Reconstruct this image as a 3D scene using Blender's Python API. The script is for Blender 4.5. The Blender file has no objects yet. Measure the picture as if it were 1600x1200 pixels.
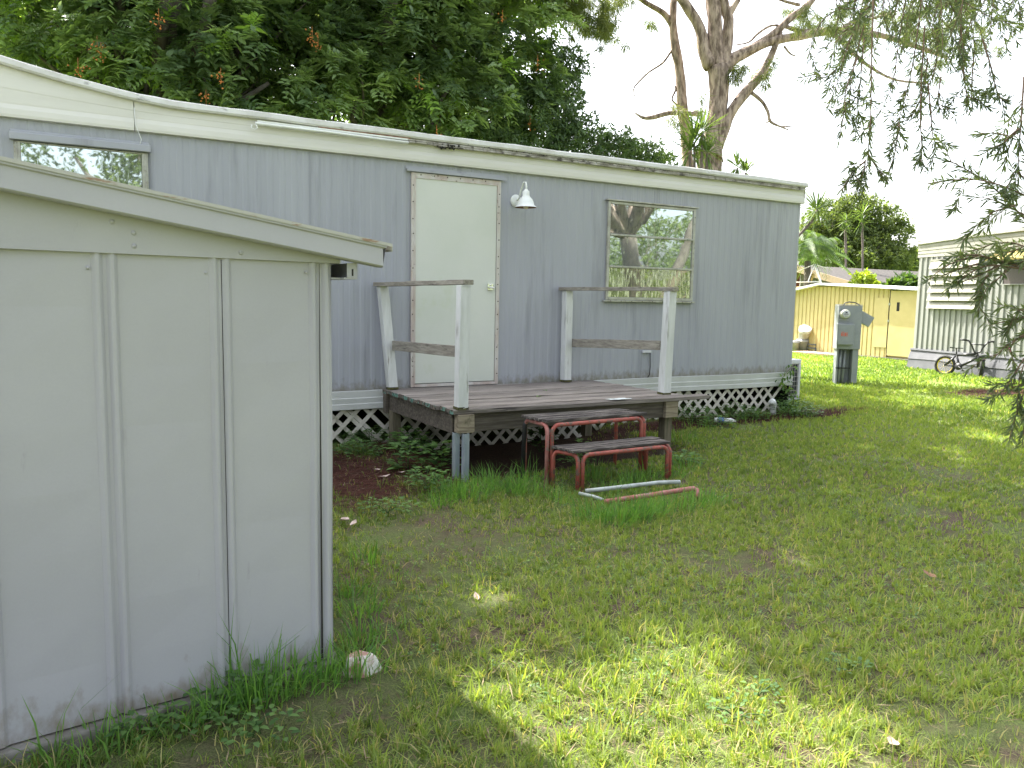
import bpy, math, random
import numpy as np
from mathutils import Vector, Matrix
random.seed(7); rng = np.random.default_rng(11)
C = bpy.context.scene.collection
SC = bpy.context.scene
R = math.radians

# ------------------------------------------------------------------ camera
CAM = np.array([0, -7.2089, 1.42]); FPX = 1231.84
YAW, PIT, ROL = R(29.7296), R(6.2054), R(1.057)
def _basis():
    f = np.array([math.sin(YAW)*math.cos(PIT), math.cos(YAW)*math.cos(PIT), -math.sin(PIT)])
    r = np.array([math.cos(YAW), -math.sin(YAW), 0]); u = np.cross(r, f)
    c, s = math.cos(ROL), math.sin(ROL)
    return c*r+s*u, -s*r+c*u, f
cr, cu, cf = _basis()
cd = bpy.data.cameras.new('camera'); cam = bpy.data.objects.new('camera', cd); C.objects.link(cam)
cd.sensor_width = 36; cd.lens = FPX/1600*36; cd.clip_start = 0.05; cd.clip_end = 800
cam.matrix_world = Matrix(((cr[0], cu[0], -cf[0], CAM[0]), (cr[1], cu[1], -cf[1], CAM[1]), (cr[2], cu[2], -cf[2], CAM[2]), (0, 0, 0, 1)))
SC.camera = cam
# survey helpers: a direction measured from the camera station meets a real plane
def _ray(x, y): return (x-800)/FPX*cr-(y-600)/FPX*cu+cf
def at(x, y, Y): d = _ray(x, y); return CAM+d*((Y-CAM[1])/d[1])
def gr(x, y, z=0.0): d = _ray(x, y); return CAM+d*((z-CAM[2])/d[2])
def dp(x, y, D): return CAM+_ray(x, y)*D

# ------------------------------------------------------------------ light
SUN_EL = R(54); saz = math.atan2(-0.20, 0.98)
w = bpy.data.worlds.new('World'); SC.world = w; w.use_nodes = True
nt = w.node_tree; bg = nt.nodes['Background']
sky = nt.nodes.new('ShaderNodeTexSky'); sky.sky_type = 'NISHITA'; sky.sun_disc = False
sky.sun_elevation = SUN_EL; sky.sun_rotation = saz; sky.air_density = 1.0; sky.dust_density = 5.0; sky.ozone_density = 1.0
hz = nt.nodes.new('ShaderNodeHueSaturation'); hz.inputs['Saturation'].default_value = 0.42; nt.links.new(sky.outputs[0], hz.inputs['Color']); nt.links.new(hz.outputs[0], bg.inputs[0]); bg.inputs[1].default_value = 0.15
sl = bpy.data.lights.new('sun', 'SUN'); sl.energy = 4.2; sl.angle = R(0.5); sl.color = (1, 0.95, 0.86)
so = bpy.data.objects.new('sun', sl); C.objects.link(so)
sdir = Vector((math.sin(saz)*math.cos(SUN_EL), math.cos(saz)*math.cos(SUN_EL), math.sin(SUN_EL)))
so.rotation_euler = sdir.to_track_quat('Z', 'Y').to_euler(); so.location = (0, 0, 30)
SC.view_settings.view_transform = 'Standard'; SC.view_settings.look = 'None'
SC.view_settings.exposure = 2.2; SC.view_settings.gamma = 1
SC.render.engine = 'CYCLES'

# ------------------------------------------------------------------ materials
def _m(name):
    m = bpy.data.materials.new(name); m.use_nodes = True
    return m, m.node_tree, m.node_tree.nodes['Principled BSDF']
def pm(name, col, rough=0.6, metal=0.0, col2=None, vs=3.0, stretch=(1, 1, 1), lo=0.4, hi=0.65, bump=0.0, bs=40.0,
       stain=None, ss=2.0, sstretch=(1, 1, 1), slo=0.62, shi=0.7, island=0.0, ior=1.45, bstretch=None, det=6, fine=None, splash=None):
    m, t, b = _m(name); N, L = t.nodes, t.links
    b.inputs['Roughness'].default_value = rough; b.inputs['Metallic'].default_value = metal; b.inputs['IOR'].default_value = ior
    b.inputs['Base Color'].default_value = (*col, 1)
    tc = N.new('ShaderNodeTexCoord')
    def nz(scale, st, d=6):
        mp = N.new('ShaderNodeMapping'); mp.inputs['Scale'].default_value = st; L.new(tc.outputs['Object'], mp.inputs[0])
        n = N.new('ShaderNodeTexNoise'); n.inputs['Scale'].default_value = scale; n.inputs['Detail'].default_value = d; n.inputs['Roughness'].default_value = .62
        L.new(mp.outputs[0], n.inputs['Vector']); return n.outputs['Fac']
    def rmp(fac, a, c, ca=(0, 0, 0, 1), cb=(1, 1, 1, 1)):
        r = N.new('ShaderNodeValToRGB'); r.color_ramp.elements[0].position = a; r.color_ramp.elements[1].position = c
        r.color_ramp.elements[0].color = ca; r.color_ramp.elements[1].color = cb; L.new(fac, r.inputs[0]); return r.outputs[0]
    cur = None
    if col2 is not None:
        cur = rmp(nz(vs, stretch, det), lo, hi, (*col, 1), (*col2, 1))
    if fine is not None:      # fine speckle: (scale, amount)
        f = rmp(nz(fine[0], (1, 1, 1), 3), .3, .7, (1-fine[1],)*3+(1,), (1+fine[1],)*3+(1,))
        mx = N.new('ShaderNodeMix'); mx.data_type = 'RGBA'; mx.blend_type = 'MULTIPLY'; mx.inputs[0].default_value = 1
        if cur is None: mx.inputs[6].default_value = (*col, 1)
        else: L.new(cur, mx.inputs[6])
        L.new(f, mx.inputs[7]); cur = mx.outputs[2]
    if stain is not None:
        f = rmp(nz(ss, sstretch, 8), slo, shi)
        mx = N.new('ShaderNodeMix'); mx.data_type = 'RGBA'; L.new(f, mx.inputs[0])
        if cur is None: mx.inputs[6].default_value = (*col, 1)
        else: L.new(cur, mx.inputs[6])
        mx.inputs[7].default_value = (*stain, 1); cur = mx.outputs[2]
    if splash is not None:    # mud splashed up from the ground: (colour, height, base z)
        sx_ = N.new('ShaderNodeSeparateXYZ'); L.new(tc.outputs['Object'], sx_.inputs[0]); mr0 = N.new('ShaderNodeMapRange'); mr0.inputs[1].default_value = splash[2]; mr0.inputs[2].default_value = splash[2]+splash[1]; mr0.inputs[3].default_value = .42; mr0.inputs[4].default_value = -.25
        L.new(sx_.outputs[2], mr0.inputs[0]); ad = N.new('ShaderNodeMath'); ad.operation = 'ADD'; L.new(mr0.outputs[0], ad.inputs[0]); L.new(nz(16, (1, 1, .6), 8), ad.inputs[1])
        mx = N.new('ShaderNodeMix'); mx.data_type = 'RGBA'; L.new(rmp(ad.outputs[0], .62, .95), mx.inputs[0])
        if cur is None: mx.inputs[6].default_value = (*col, 1)
        else: L.new(cur, mx.inputs[6])
        mx.inputs[7].default_value = (*splash[0], 1); cur = mx.outputs[2]
    if island:
        g = N.new('ShaderNodeNewGeometry'); mr = N.new('ShaderNodeMapRange'); mr.inputs[3].default_value = 1-island; mr.inputs[4].default_value = 1+island
        L.new(g.outputs['Random Per Island'], mr.inputs[0])
        mx = N.new('ShaderNodeVectorMath'); mx.operation = 'SCALE'
        if cur is None: mx.inputs[0].default_value = col
        else: L.new(cur, mx.inputs[0])
        L.new(mr.outputs[0], mx.inputs['Scale']); cur = mx.outputs[0]
    if cur is not None: L.new(cur, b.inputs['Base Color'])
    if bump:
        bn = N.new('ShaderNodeBump'); bn.inputs['Strength'].default_value = bump; bn.inputs['Distance'].default_value = .01
        L.new(nz(bs, bstretch or stretch, 5), bn.inputs['Height']); L.new(bn.outputs[0], b.inputs['Normal'])
    return m
def leafmat(name, c1, c2, trans=0.35, rough=0.5, tc=None, spec=0.4, c3=None):
    """colour runs c1..c2 (..c3) with the per leaf 'tint' attribute; part of the light goes through the leaf"""
    m, t, b = _m(name); N, L = t.nodes, t.links
    a = N.new('ShaderNodeAttribute'); a.attribute_name = 'tint'
    r = N.new('ShaderNodeValToRGB'); r.color_ramp.elements[0].color = (*c1, 1); r.color_ramp.elements[1].color = (*(c3 or c2), 1)
    if c3:
        e = r.color_ramp.elements.new(.82); e.color = (*c2, 1); r.color_ramp.elements[2].position = .95
    L.new(a.outputs['Fac'], r.inputs[0]); L.new(r.outputs[0], b.inputs['Base Color'])
    b.inputs['Roughness'].default_value = rough; b.inputs['Specular IOR Level'].default_value = spec
    tr = N.new('ShaderNodeBsdfTranslucent')
    mx = N.new('ShaderNodeMix'); mx.data_type = 'RGBA'; mx.blend_type = 'MULTIPLY'; mx.inputs[0].default_value = 1
    L.new(r.outputs[0], mx.inputs[6]); mx.inputs[7].default_value = (*(tc or (1.9, 1.9, .8)), 1); L.new(mx.outputs[2], tr.inputs[0])
    ms = N.new('ShaderNodeMixShader'); ms.inputs[0].default_value = trans
    L.new(b.outputs[0], ms.inputs[1]); L.new(tr.outputs[0], ms.inputs[2]); L.new(ms.outputs[0], N['Material Output'].inputs[0])
    return m

M = {}
M['home'] = pm('home_wall_paint', (.315, .325, .360), .55, col2=(.350, .36, .392), vs=1.3, stretch=(1, 1, .3), bump=.16, bs=7, splash=((.20, .19, .16), .22, .52), stain=(.22, .225, .25), ss=5, sstretch=(1.2, 1, .10), slo=.54, shi=.75)
M['cream'] = pm('fascia_cream', (.62, .61, .56), .5, col2=(.56, .55, .49), vs=2.5, stretch=(.3, 1, 2), bump=.1, bs=20, stain=(.16, .15, .12), ss=9, sstretch=(.4, 1, 1.5), slo=.69, shi=.8)
M['cap'] = pm('roof_edge_white', (.60, .60, .57), .55, col2=(.47, .46, .42), vs=4, bump=.25, bs=30, stain=(.05, .045, .04), ss=3.2, sstretch=(1, 1, 2), slo=.62, shi=.72)
M['grime'] = pm('grimy_track', (.42, .40, .36), .7, col2=(.20, .18, .15), vs=7, lo=.4, hi=.6, stain=(.04, .03, .025), ss=9, slo=.52, shi=.6)
M['roof'] = pm('roof_coating', (.6, .6, .57), .7, col2=(.45, .44, .4), vs=2)
M['band'] = pm('skirt_band_white', (.56, .57, .55), .5, col2=(.49, .50, .47), vs=3, stain=(.2, .19, .15), ss=8, slo=.66, shi=.8, bump=.1)
M['lattice'] = pm('lattice_plastic', (.60, .57, .50), .6, col2=(.42, .40, .33), vs=5, stain=(.14, .15, .08), ss=5, slo=.55, shi=.75)
M['door'] = pm('door_paint', (.57, .585, .54), .4, col2=(.53, .555, .50), vs=1.2, bump=.05, bs=12, stain=(.47, .51, .38), ss=2.2, slo=.6, shi=.78, fine=(160, .02))
M['trim'] = pm('door_trim', (.55, .53, .50), .5, col2=(.44, .36, .32), vs=9, stretch=(1, 1, .3), stain=(.12, .08, .06), ss=20, slo=.63, shi=.7)
M['screw'] = pm('rusty_screw', (.06, .04, .03), .8)
M['alu'] = pm('window_aluminium', (.42, .42, .38), .45, .35, col2=(.3, .29, .25), vs=12, stain=(.10, .09, .07), ss=25, slo=.6, shi=.7)
M['black'] = pm('black_rubber', (.015, .015, .016), .5, fine=(60, .2))
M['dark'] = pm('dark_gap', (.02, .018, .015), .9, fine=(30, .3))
M['whitemetal'] = pm('white_enamel', (.72, .74, .72), .35, col2=(.66, .67, .63), vs=8, fine=(90, .03))
M['rust'] = pm('rusty_inside', (.16, .06, .03), .8, col2=(.3, .2, .14), vs=20)
M['bulb'] = pm('bulb_glass', (.65, .55, .48), .2, fine=(40, .03))
M['chrome'] = pm('latch_chrome', (.75, .75, .72), .22, 1.0, fine=(50, .05))
def glass(name, tint, streak, lo=.6):
    m, t, b = _m(name); N, L = t.nodes, t.links
    b.inputs['Roughness'].default_value = .03; b.inputs['IOR'].default_value = 2.0; b.inputs['Metallic'].default_value = .85
    tc = N.new('ShaderNodeTexCoord'); mp = N.new('ShaderNodeMapping'); mp.inputs['Scale'].default_value = (34, 1, 7); L.new(tc.outputs['Object'], mp.inputs[0])
    n = N.new('ShaderNodeTexNoise'); n.inputs['Scale'].default_value = 1.2; n.inputs['Detail'].default_value = 7; L.new(mp.outputs[0], n.inputs['Vector'])
    r = N.new('ShaderNodeValToRGB'); r.color_ramp.elements[0].position = lo; r.color_ramp.elements[1].position = lo+.25
    r.color_ramp.elements[0].color = (*tint, 1); r.color_ramp.elements[1].color = (*streak, 1); L.new(n.outputs['Fac'], r.inputs[0]); L.new(r.outputs[0], b.inputs['Base Color'])
    rr = N.new('ShaderNodeMapRange'); rr.inputs[1].default_value = lo; rr.inputs[2].default_value = lo+.2; rr.inputs[3].default_value = .02; rr.inputs[4].default_value = .35
    L.new(n.outputs['Fac'], rr.inputs[0]); L.new(rr.outputs[0], b.inputs['Roughness'])
    return m
M['glass'] = glass('window_glass', (.52, .58, .57), (.58, .61, .56), .60)
M['glass_low'] = glass('window_glass_dirty', (.52, .54, .43), (.62, .63, .50), .45)
M['wood'] = pm('weathered_decking', (.15, .128, .108), .85, col2=(.33, .29, .255), vs=7, stretch=(.5, 9, 9), lo=.35, hi=.68, bump=.7, bs=9, stain=(.045, .035, .035), ss=6, sstretch=(.35, 7, 7), slo=.56, shi=.68, island=.3)
M['woodend'] = pm('board_end_paint', (.13, .11, .09), .85, col2=(.12, .25, .20), vs=14, lo=.5, hi=.56, stain=(.03, .025, .02), ss=25, slo=.5, shi=.6)
M['beam'] = pm('dark_beam_wood', (.07, .058, .045), .9, col2=(.16, .14, .11), vs=6, stretch=(.6, 6, 8), lo=.42, hi=.75, bump=.7, bs=9)
M['paleblock'] = pm('pale_block_wood', (.27, .23, .16), .85, col2=(.15, .12, .08), vs=9, stretch=(.5, 2, 9), bump=.6, bs=9, stain=(.06, .06, .03), ss=8, slo=.6, shi=.72)
M['leg'] = pm('mossy_post_wood', (.16, .135, .095), .9, col2=(.09, .085, .05), vs=7, stretch=(6, 6, .6), bump=.7, bs=9, stain=(.07, .08, .03), ss=5, slo=.6, shi=.75)
M['post'] = pm('peeling_white_post', (.60, .61, .60), .65, col2=(.50, .51, .49), vs=5, stretch=(3, 3, .5), bump=.35, bs=20, bstretch=(4, 4, .6), stain=(.22, .21, .18), ss=8, sstretch=(2.5, 2.5, .35), slo=.6, shi=.72)
M['rail'] = pm('grey_rail_wood', (.20, .18, .15), .88, col2=(.33, .31, .26), vs=8, stretch=(6, .6, 6), bump=.6, bs=9, stain=(.06, .055, .045), ss=7, sstretch=(5, .6, 5), slo=.58, shi=.7)
M['moss'] = pm('mossy_rot', (.10, .10, .03), .95, col2=(.03, .025, .02), vs=30)
M['galv'] = pm('galvanised_channel', (.24, .28, .31), .5, .3, col2=(.34, .38, .40), vs=10, stretch=(3, 3, .5), stain=(.10, .10, .09), ss=12, slo=.6, shi=.7)
M['red'] = pm('red_paint_tube', (.27, .055, .04), .6, col2=(.34, .10, .075), vs=14, stain=(.13, .085, .065), ss=26, slo=.52, shi=.6, bump=.1)
M['redpale'] = pm('faded_red_tube', (.36, .17, .15), .7, col2=(.30, .08, .06), vs=14, stain=(.2, .17, .15), ss=18, slo=.55, shi=.65)
M['whitepipe'] = pm('grey_pipe', (.42, .46, .44), .5, .2, col2=(.28, .3, .28), vs=14)
M['tread'] = pm('splintered_tread', (.045, .038, .035), .9, col2=(.26, .23, .2), vs=7, stretch=(.8, 12, 8), lo=.48, hi=.68, bump=.9, bs=8, island=.2)
M['shed'] = pm('shed_paint', (.355, .350, .385), .45, col2=(.385, .38, .41), vs=1.1, bump=.10, bs=4, splash=((.20, .17, .13), .30, .0), stain=(.285, .275, .31), ss=11, sstretch=(1.6, 1, .35), slo=.66, shi=.78, fine=(140, .015))
M['shedroof'] = pm('shed_roof_edge', (.40, .39, .37), .6, col2=(.26, .17, .12), vs=16, stretch=(.6, 1, 3), lo=.58, hi=.66)
M['conc'] = pm('concrete', (.20, .19, .17), .9, col2=(.11, .10, .08), vs=8, bump=.5, bs=25)
M['chunk'] = pm('broken_foam', (.62, .60, .55), .9, col2=(.38, .22, .17), vs=9, lo=.5, hi=.58, bump=.8, bs=30)
M['paper'] = pm('paper_scrap', (.70, .76, .74), .8, col2=(.6, .65, .62), vs=30, bump=.3)
M['acw'] = pm('ac_case', (.62, .62, .66), .45, col2=(.55, .55, .57), vs=6)
M['coil'] = pm('ac_coil', (.05, .055, .065), .6, .3, fine=(120, .3))
M['wire'] = pm('ac_wire_grille', (.42, .41, .36), .5, fine=(50, .1))
M['meter'] = pm('pedestal_grey', (.25, .265, .285), .5, .1, col2=(.29, .305, .325), vs=7, stain=(.13, .13, .12), ss=14, slo=.66, shi=.74)
M['meterdark'] = pm('crate_dark_grey', (.12, .125, .13), .6, fine=(30, .1))  # even dark grey of the crate slats
M['meterglass'] = pm('meter_glass', (.45, .46, .38), .12, fine=(40, .05))
M['mark'] = pm('orange_paint_mark', (.62, .10, .05), .6, fine=(90, .2))
M['yellow'] = pm('yellow_shed_paint', (.45, .365, .16), .55, col2=(.50, .41, .19), vs=2.5, stain=(.30, .21, .08), ss=8, sstretch=(1, 1, .3), slo=.66, shi=.8)
M['roofwhite'] = pm('white_roof_metal', (.74, .74, .72), .4, fine=(20, .04))
M['shingle'] = pm('grey_shingles', (.022, .019, .017), .95, col2=(.06, .053, .047), vs=14, stretch=(.5, .5, 3), bump=.6, bs=14)
M['brick'] = pm('red_brown_wall', (.17, .055, .035), .9, col2=(.11, .04, .028), vs=6, bump=.3)
M['tan'] = pm('tan_fascia', (.24, .18, .11), .8, col2=(.20, .15, .095), vs=6)
M['nwall'] = pm('neighbour_siding', (.245, .25, .24), .45, col2=(.21, .215, .20), vs=3, stretch=(1, 1, .3), stain=(.19, .185, .15), ss=5, slo=.58, shi=.75)
M['nband'] = pm('neighbour_lap_siding', (.25, .245, .205), .5, col2=(.20, .195, .16), vs=3)
M['nroof'] = pm('neighbour_roof_edge', (.25, .24, .215), .6, col2=(.34, .335, .31), vs=5)
M['nskirt'] = pm('neighbour_skirting', (.06, .062, .07), .55, col2=(.09, .093, .10), vs=4)
M['shutter'] = pm('shutter_cream', (.23, .225, .17), .5, col2=(.20, .195, .15), vs=5)
M['ochre'] = pm('ochre_awning', (.26, .20, .045), .6, col2=(.21, .16, .035), vs=6)
M['screen'] = pm('dark_window_screen', (.07, .055, .055), .5, fine=(50, .2))
M['bucket'] = pm('bucket_white', (.66, .66, .63), .5, col2=(.5, .46, .40), vs=9)
M['bucketg'] = pm('bucket_grey', (.30, .31, .32), .6, col2=(.4, .4, .38), vs=9)
M['pot'] = pm('pot_stone', (.45, .42, .34), .85, col2=(.36, .33, .27), vs=12)
M['slab'] = pm('clay_slab', (.50, .30, .22), .9, col2=(.42, .36, .28), vs=5)
M['tyre'] = pm('tyre', (.02, .02, .02), .8, fine=(60, .2))
M['rimy'] = pm('yellow_rim', (.70, .52, .08), .4, fine=(30, .05))
M['bikeframe'] = pm('black_bike_paint', (.02, .02, .022), .3, fine=(40, .1))
M['silver'] = pm('bike_metal', (.5, .5, .48), .35, .8, fine=(30, .05))
M['pink'] = pm('pink_bike_paint', (.62, .16, .34), .4, fine=(30, .05))
M['violet'] = pm('lilac_plastic', (.42, .34, .55), .5, fine=(30, .05))
M['teal'] = pm('teal_plastic', (.30, .55, .52), .5, fine=(30, .05))
M['whiteplastic'] = pm('white_plastic', (.72, .72, .72), .4, fine=(30, .04))
M['blue'] = pm('blue_label', (.10, .18, .45), .5, fine=(50, .1))
M['polew'] = pm('white_pole', (.7, .7, .68), .4, fine=(30, .04))
M['poley'] = pm('yellow_timber', (.55, .38, .12), .7, col2=(.48, .33, .12), vs=8)
M['bark'] = pm('pine_bark', (.115, .080, .062), .95, col2=(.42, .325, .27), vs=13, stretch=(1, 1, .25), lo=.38, hi=.60, bump=1.0, bs=13, bstretch=(1, 1, .22))
M['barkg'] = pm('grey_bark', (.10, .085, .07), .9, col2=(.17, .15, .125), vs=9, stretch=(1, 1, .4), bump=.6, bs=14)
M['barkd'] = pm('dead_twig_bark', (.21, .17, .15), .9, col2=(.13, .1, .09), vs=20)
M['twig'] = pm('thin_twig', (.13, .08, .055), .9, col2=(.2, .14, .1), vs=30)
M['berry'] = pm('orange_berry', (.48, .17, .04), .45, island=.35)
M['deadleaf'] = pm('dead_leaf', (.26, .15, .09), .9, col2=(.16, .09, .06), vs=30)
M['paleleaf'] = pm('pale_dead_leaf', (.48, .38, .34), .9, col2=(.36, .28, .24), vs=30)
M['l_carrot'] = leafmat('glossy_compound_leaf', (.090, .145, .070), (.24, .33, .15), .40, .38, spec=.6, c3=(.28, .42, .10))
M['l_shrub'] = leafmat('dark_small_leaf', (.050, .090, .036), (.14, .21, .08), .25, .45, spec=.4)
M['l_pine'] = leafmat('pine_needle', (.06, .09, .03), (.17, .19, .07), .3, .6, spec=.3)
M['l_bottle'] = leafmat('bottlebrush_leaf', (.068, .094, .050), (.18, .215, .095), .42, .5, spec=.35, c3=(.20, .27, .06), tc=(1.8, 1.9, .9))
M['l_far'] = leafmat('far_tree_leaf', (.05, .075, .03), (.15, .19, .06), .35, .6, spec=.25)
M['l_palm'] = leafmat('palm_frond_leaf', (.03, .065, .018), (.09, .15, .035), .35, .5)
M['l_drac'] = leafmat('strap_leaf', (.04, .075, .025), (.13, .19, .06), .35, .5)
M['l_bright'] = leafmat('lime_leaf', (.14, .21, .02), (.28, .34, .035), .4, .5)
M['l_weed'] = leafmat('weed_leaf', (.045, .105, .03), (.13, .23, .065), .35, .5, c3=(.20, .30, .07))
M['l_straw'] = leafmat('pine_straw', (.06, .022, .017), (.15, .068, .048), .1, .8, spec=.2, tc=(1, .8, .6))
M['l_dry'] = leafmat('dry_litter', (.07, .04, .026), (.30, .235, .15), .15, .8, spec=.2, tc=(1, .9, .7))
# lawn blades: green .. yellow green .. straw
M['l_grass'] = leafmat('grass_blade', (.080, .140, .038), (.245, .310, .088), .43, .6, spec=.25, c3=(.42, .36, .20), tc=(1.7, 1.75, .5))
M['l_tall'] = leafmat('tall_grass_blade', (.065, .155, .040), (.17, .30, .075), .42, .55, spec=.3, tc=(1.9, 2.1, .7))

def ground_mat():
    m, t, b = _m('ground_soil_and_thatch'); N, L = t.nodes, t.links
    tc = N.new('ShaderNodeTexCoord'); b.inputs['Roughness'].default_value = .95; b.inputs['Specular IOR Level'].default_value = .15
    def nz(s, d=8):
        n = N.new('ShaderNodeTexNoise'); n.inputs['Scale'].default_value = s; n.inputs['Detail'].default_value = d; n.inputs['Roughness'].default_value = .7
        L.new(tc.outputs['Object'], n.inputs['Vector']); return n.outputs['Fac']
    def rmp(f, a, c, ca, cb):
        r = N.new('ShaderNodeValToRGB'); r.color_ramp.elements[0].position = a; r.color_ramp.elements[1].position = c
        r.color_ramp.elements[0].color = (*ca, 1); r.color_ramp.elements[1].color = (*cb, 1); L.new(f, r.inputs[0]); return r.outputs[0]
    def mix(f, a, c):
        x = N.new('ShaderNodeMix'); x.data_type = 'RGBA'; L.new(f, x.inputs[0]); L.new(a, x.inputs[6]); L.new(c, x.inputs[7]); return x.outputs[2]
    soil = rmp(nz(120), .36, .64, (.030, .023, .017), (.15, .115, .08))
    that = rmp(nz(170), .38, .62, (.030, .048, .016), (.16, .20, .065))
    near = mix(rmp(nz(2.2), .38, .58, (0, 0, 0), (1, 1, 1)), soil, that)
    a = N.new('ShaderNodeAttribute'); a.attribute_name = 'far'
    far = rmp(nz(6), .3, .7, (.12, .17, .04), (.19, .25, .06))
    x = mix(a.outputs['Fac'], near, far)
    a2 = N.new('ShaderNodeAttribute'); a2.attribute_name = 'mulch'
    mul = rmp(nz(60), .3, .7, (.022, .012, .010), (.095, .048, .038))
    L.new(mix(a2.outputs['Fac'], x, mul), b.inputs['Base Color'])
    bn = N.new('ShaderNodeBump'); bn.inputs['Strength'].default_value = .9; bn.inputs['Distance'].default_value = .02
    L.new(nz(30), bn.inputs['Height']); L.new(bn.outputs[0], b.inputs['Normal'])
    return m
M['ground'] = ground_mat()

# ------------------------------------------------------------------ builders
def tag(o, label=None, cat=None, group=None, kind=None):
    if label: o['label'] = label
    if cat: o['category'] = cat
    if group: o['group'] = group
    if kind: o['kind'] = kind
    return o
def empty(name, loc, label, cat, rz=0.0, group=None):
    o = bpy.data.objects.new(name, None); C.objects.link(o); o.location = loc; o.rotation_euler = (0, 0, rz); o.empty_display_size = .1
    return tag(o, label, cat, group)
def origin_of(p):
    v = Vector((0, 0, 0))
    while p is not None: v += p.location; p = p.parent
    return v
class MB:
    def __init__(s): s.v = []; s.f = []; s.mi = []; s.sm = []
    def add(s, vs, fs, mi=0, smooth=False):
        o = len(s.v); s.v += [tuple(float(c) for c in v) for v in vs]; s.f += [tuple(i+o for i in f) for f in fs]
        s.mi += [mi]*len(fs); s.sm += [smooth]*len(fs); return s
    def box(s, a, b, mi=0, rz=0.0, piv=None, jit=0.0):
        (x0, y0, z0), (x1, y1, z1) = a, b
        vs = [(x, y, z) for z in (z0, z1) for y in (y0, y1) for x in (x0, x1)]
        if rz:
            px, py = piv or ((x0+x1)/2, (y0+y1)/2); c, n = math.cos(rz), math.sin(rz)
            vs = [(px+(x-px)*c-(y-py)*n, py+(x-px)*n+(y-py)*c, z) for x, y, z in vs]
        if jit: vs = [tuple(q+random.uniform(-jit, jit) for q in v) for v in vs]
        return s.add(vs, [(0, 2, 3, 1), (4, 5, 7, 6), (0, 1, 5, 4), (2, 6, 7, 3), (0, 4, 6, 2), (1, 3, 7, 5)], mi)
    def beam(s, p, q, wdt, hgt, mi=0, up=(0, 0, 1), div=1, jit=0.0):
        """rectangular bar from p to q"""
        p, q = Vector(p), Vector(q); d = (q-p).normalized(); sd = d.cross(Vector(up)).normalized(); u = sd.cross(d)
        vs = []
        for k in range(div+1):
            c = p.lerp(q, k/div); j = Vector([random.uniform(-jit, jit) for _ in range(3)])
            for a, b in ((-1, -1), (1, -1), (1, 1), (-1, 1)): vs.append(c+j+sd*(a*wdt/2)+u*(b*hgt/2))
        fs = [(0, 3, 2, 1), tuple(div*4+i for i in range(4))]
        for k in range(div):
            for i in range(4): j2 = (i+1) % 4; fs.append((k*4+i, k*4+j2, k*4+4+j2, k*4+4+i))
        return s.add(vs, fs, mi)
    def tube(s, pts, rad, seg=8, mi=0, cap=True, noise=0.0, smooth=True):
        pts = [Vector(p) for p in pts]; n = len(pts)
        if not hasattr(rad, '__len__'): rad = [rad]*n
        prev = None; vs = []
        for i, p in enumerate(pts):
            d = (pts[min(i+1, n-1)]-pts[max(i-1, 0)]).normalized()
            if prev is None:
                a = Vector((0, 0, 1)) if abs(d.z) < .9 else Vector((1, 0, 0)); u = d.cross(a).normalized()
            else: u = (prev-d*prev.dot(d)).normalized()
            prev = u; w_ = d.cross(u)
            for k in range(seg):
                a = 2*math.pi*k/seg; r = rad[i]*(1+random.uniform(-noise, noise)); vs.append(p+u*(math.cos(a)*r)+w_*(math.sin(a)*r))
        fs = [(i*seg+k, i*seg+(k+1) % seg, (i+1)*seg+(k+1) % seg, (i+1)*seg+k) for i in range(n-1) for k in range(seg)]
        if cap: fs += [tuple(reversed(range(seg))), tuple((n-1)*seg+k for k in range(seg))]
        return s.add(vs, fs, mi, smooth)
    def lathe(s, prof, c=(0, 0, 0), seg=20, mi=0, axis='z', smooth=True, tilt=None):
        vs = []
        for r, h in prof:
            for k in range(seg):
                a = 2*math.pi*k/seg; v = Vector((r*math.cos(a), r*math.sin(a), h))
                if axis == 'y': v = Vector((v.x, v.z, v.y))
                if axis == 'x': v = Vector((v.z, v.x, v.y))
                if tilt is not None: v = tilt @ v
                vs.append(Vector(c)+v)
        n = len(prof)
        return s.add(vs, [(i*seg+k, i*seg+(k+1) % seg, (i+1)*seg+(k+1) % seg, (i+1)*seg+k) for i in range(n-1) for k in range(seg)], mi, smooth)
    def torus(s, c, R_, r, ax, seg=28, ring=8, mi=0):
        """ring round axis ax"""
        ax = Vector(ax).normalized(); a = Vector((0, 0, 1)) if abs(ax.z) < .9 else Vector((1, 0, 0)); u = ax.cross(a).normalized(); v = ax.cross(u)
        vs = []
        for i in range(seg):
            t = 2*math.pi*i/seg; d = u*math.cos(t)+v*math.sin(t)
            for k in range(ring):
                b = 2*math.pi*k/ring; vs.append(Vector(c)+d*(R_+r*math.cos(b))+ax*(r*math.sin(b)))
        return s.add(vs, [(i*ring+k, i*ring+(k+1) % ring, ((i+1) % seg)*ring+(k+1) % ring, ((i+1) % seg)*ring+k) for i in range(seg) for k in range(ring)], mi, True)
    def sweep(s, prof, xs, fn=None, mi=0, smooth=False):
        """profile of (y, z) run along x; fn(x, j, y, z) may bend it"""
        vs = []
        for x in xs:
            for j, (y, z) in enumerate(prof): vs.append((x, y, z) if fn is None else (x,)+tuple(fn(x, j, y, z)))
        n = len(prof)
        return s.add(vs, [(i*n+j, (i+1)*n+j, (i+1)*n+j+1, i*n+j+1) for i in range(len(xs)-1) for j in range(n-1)], mi, smooth)
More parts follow.
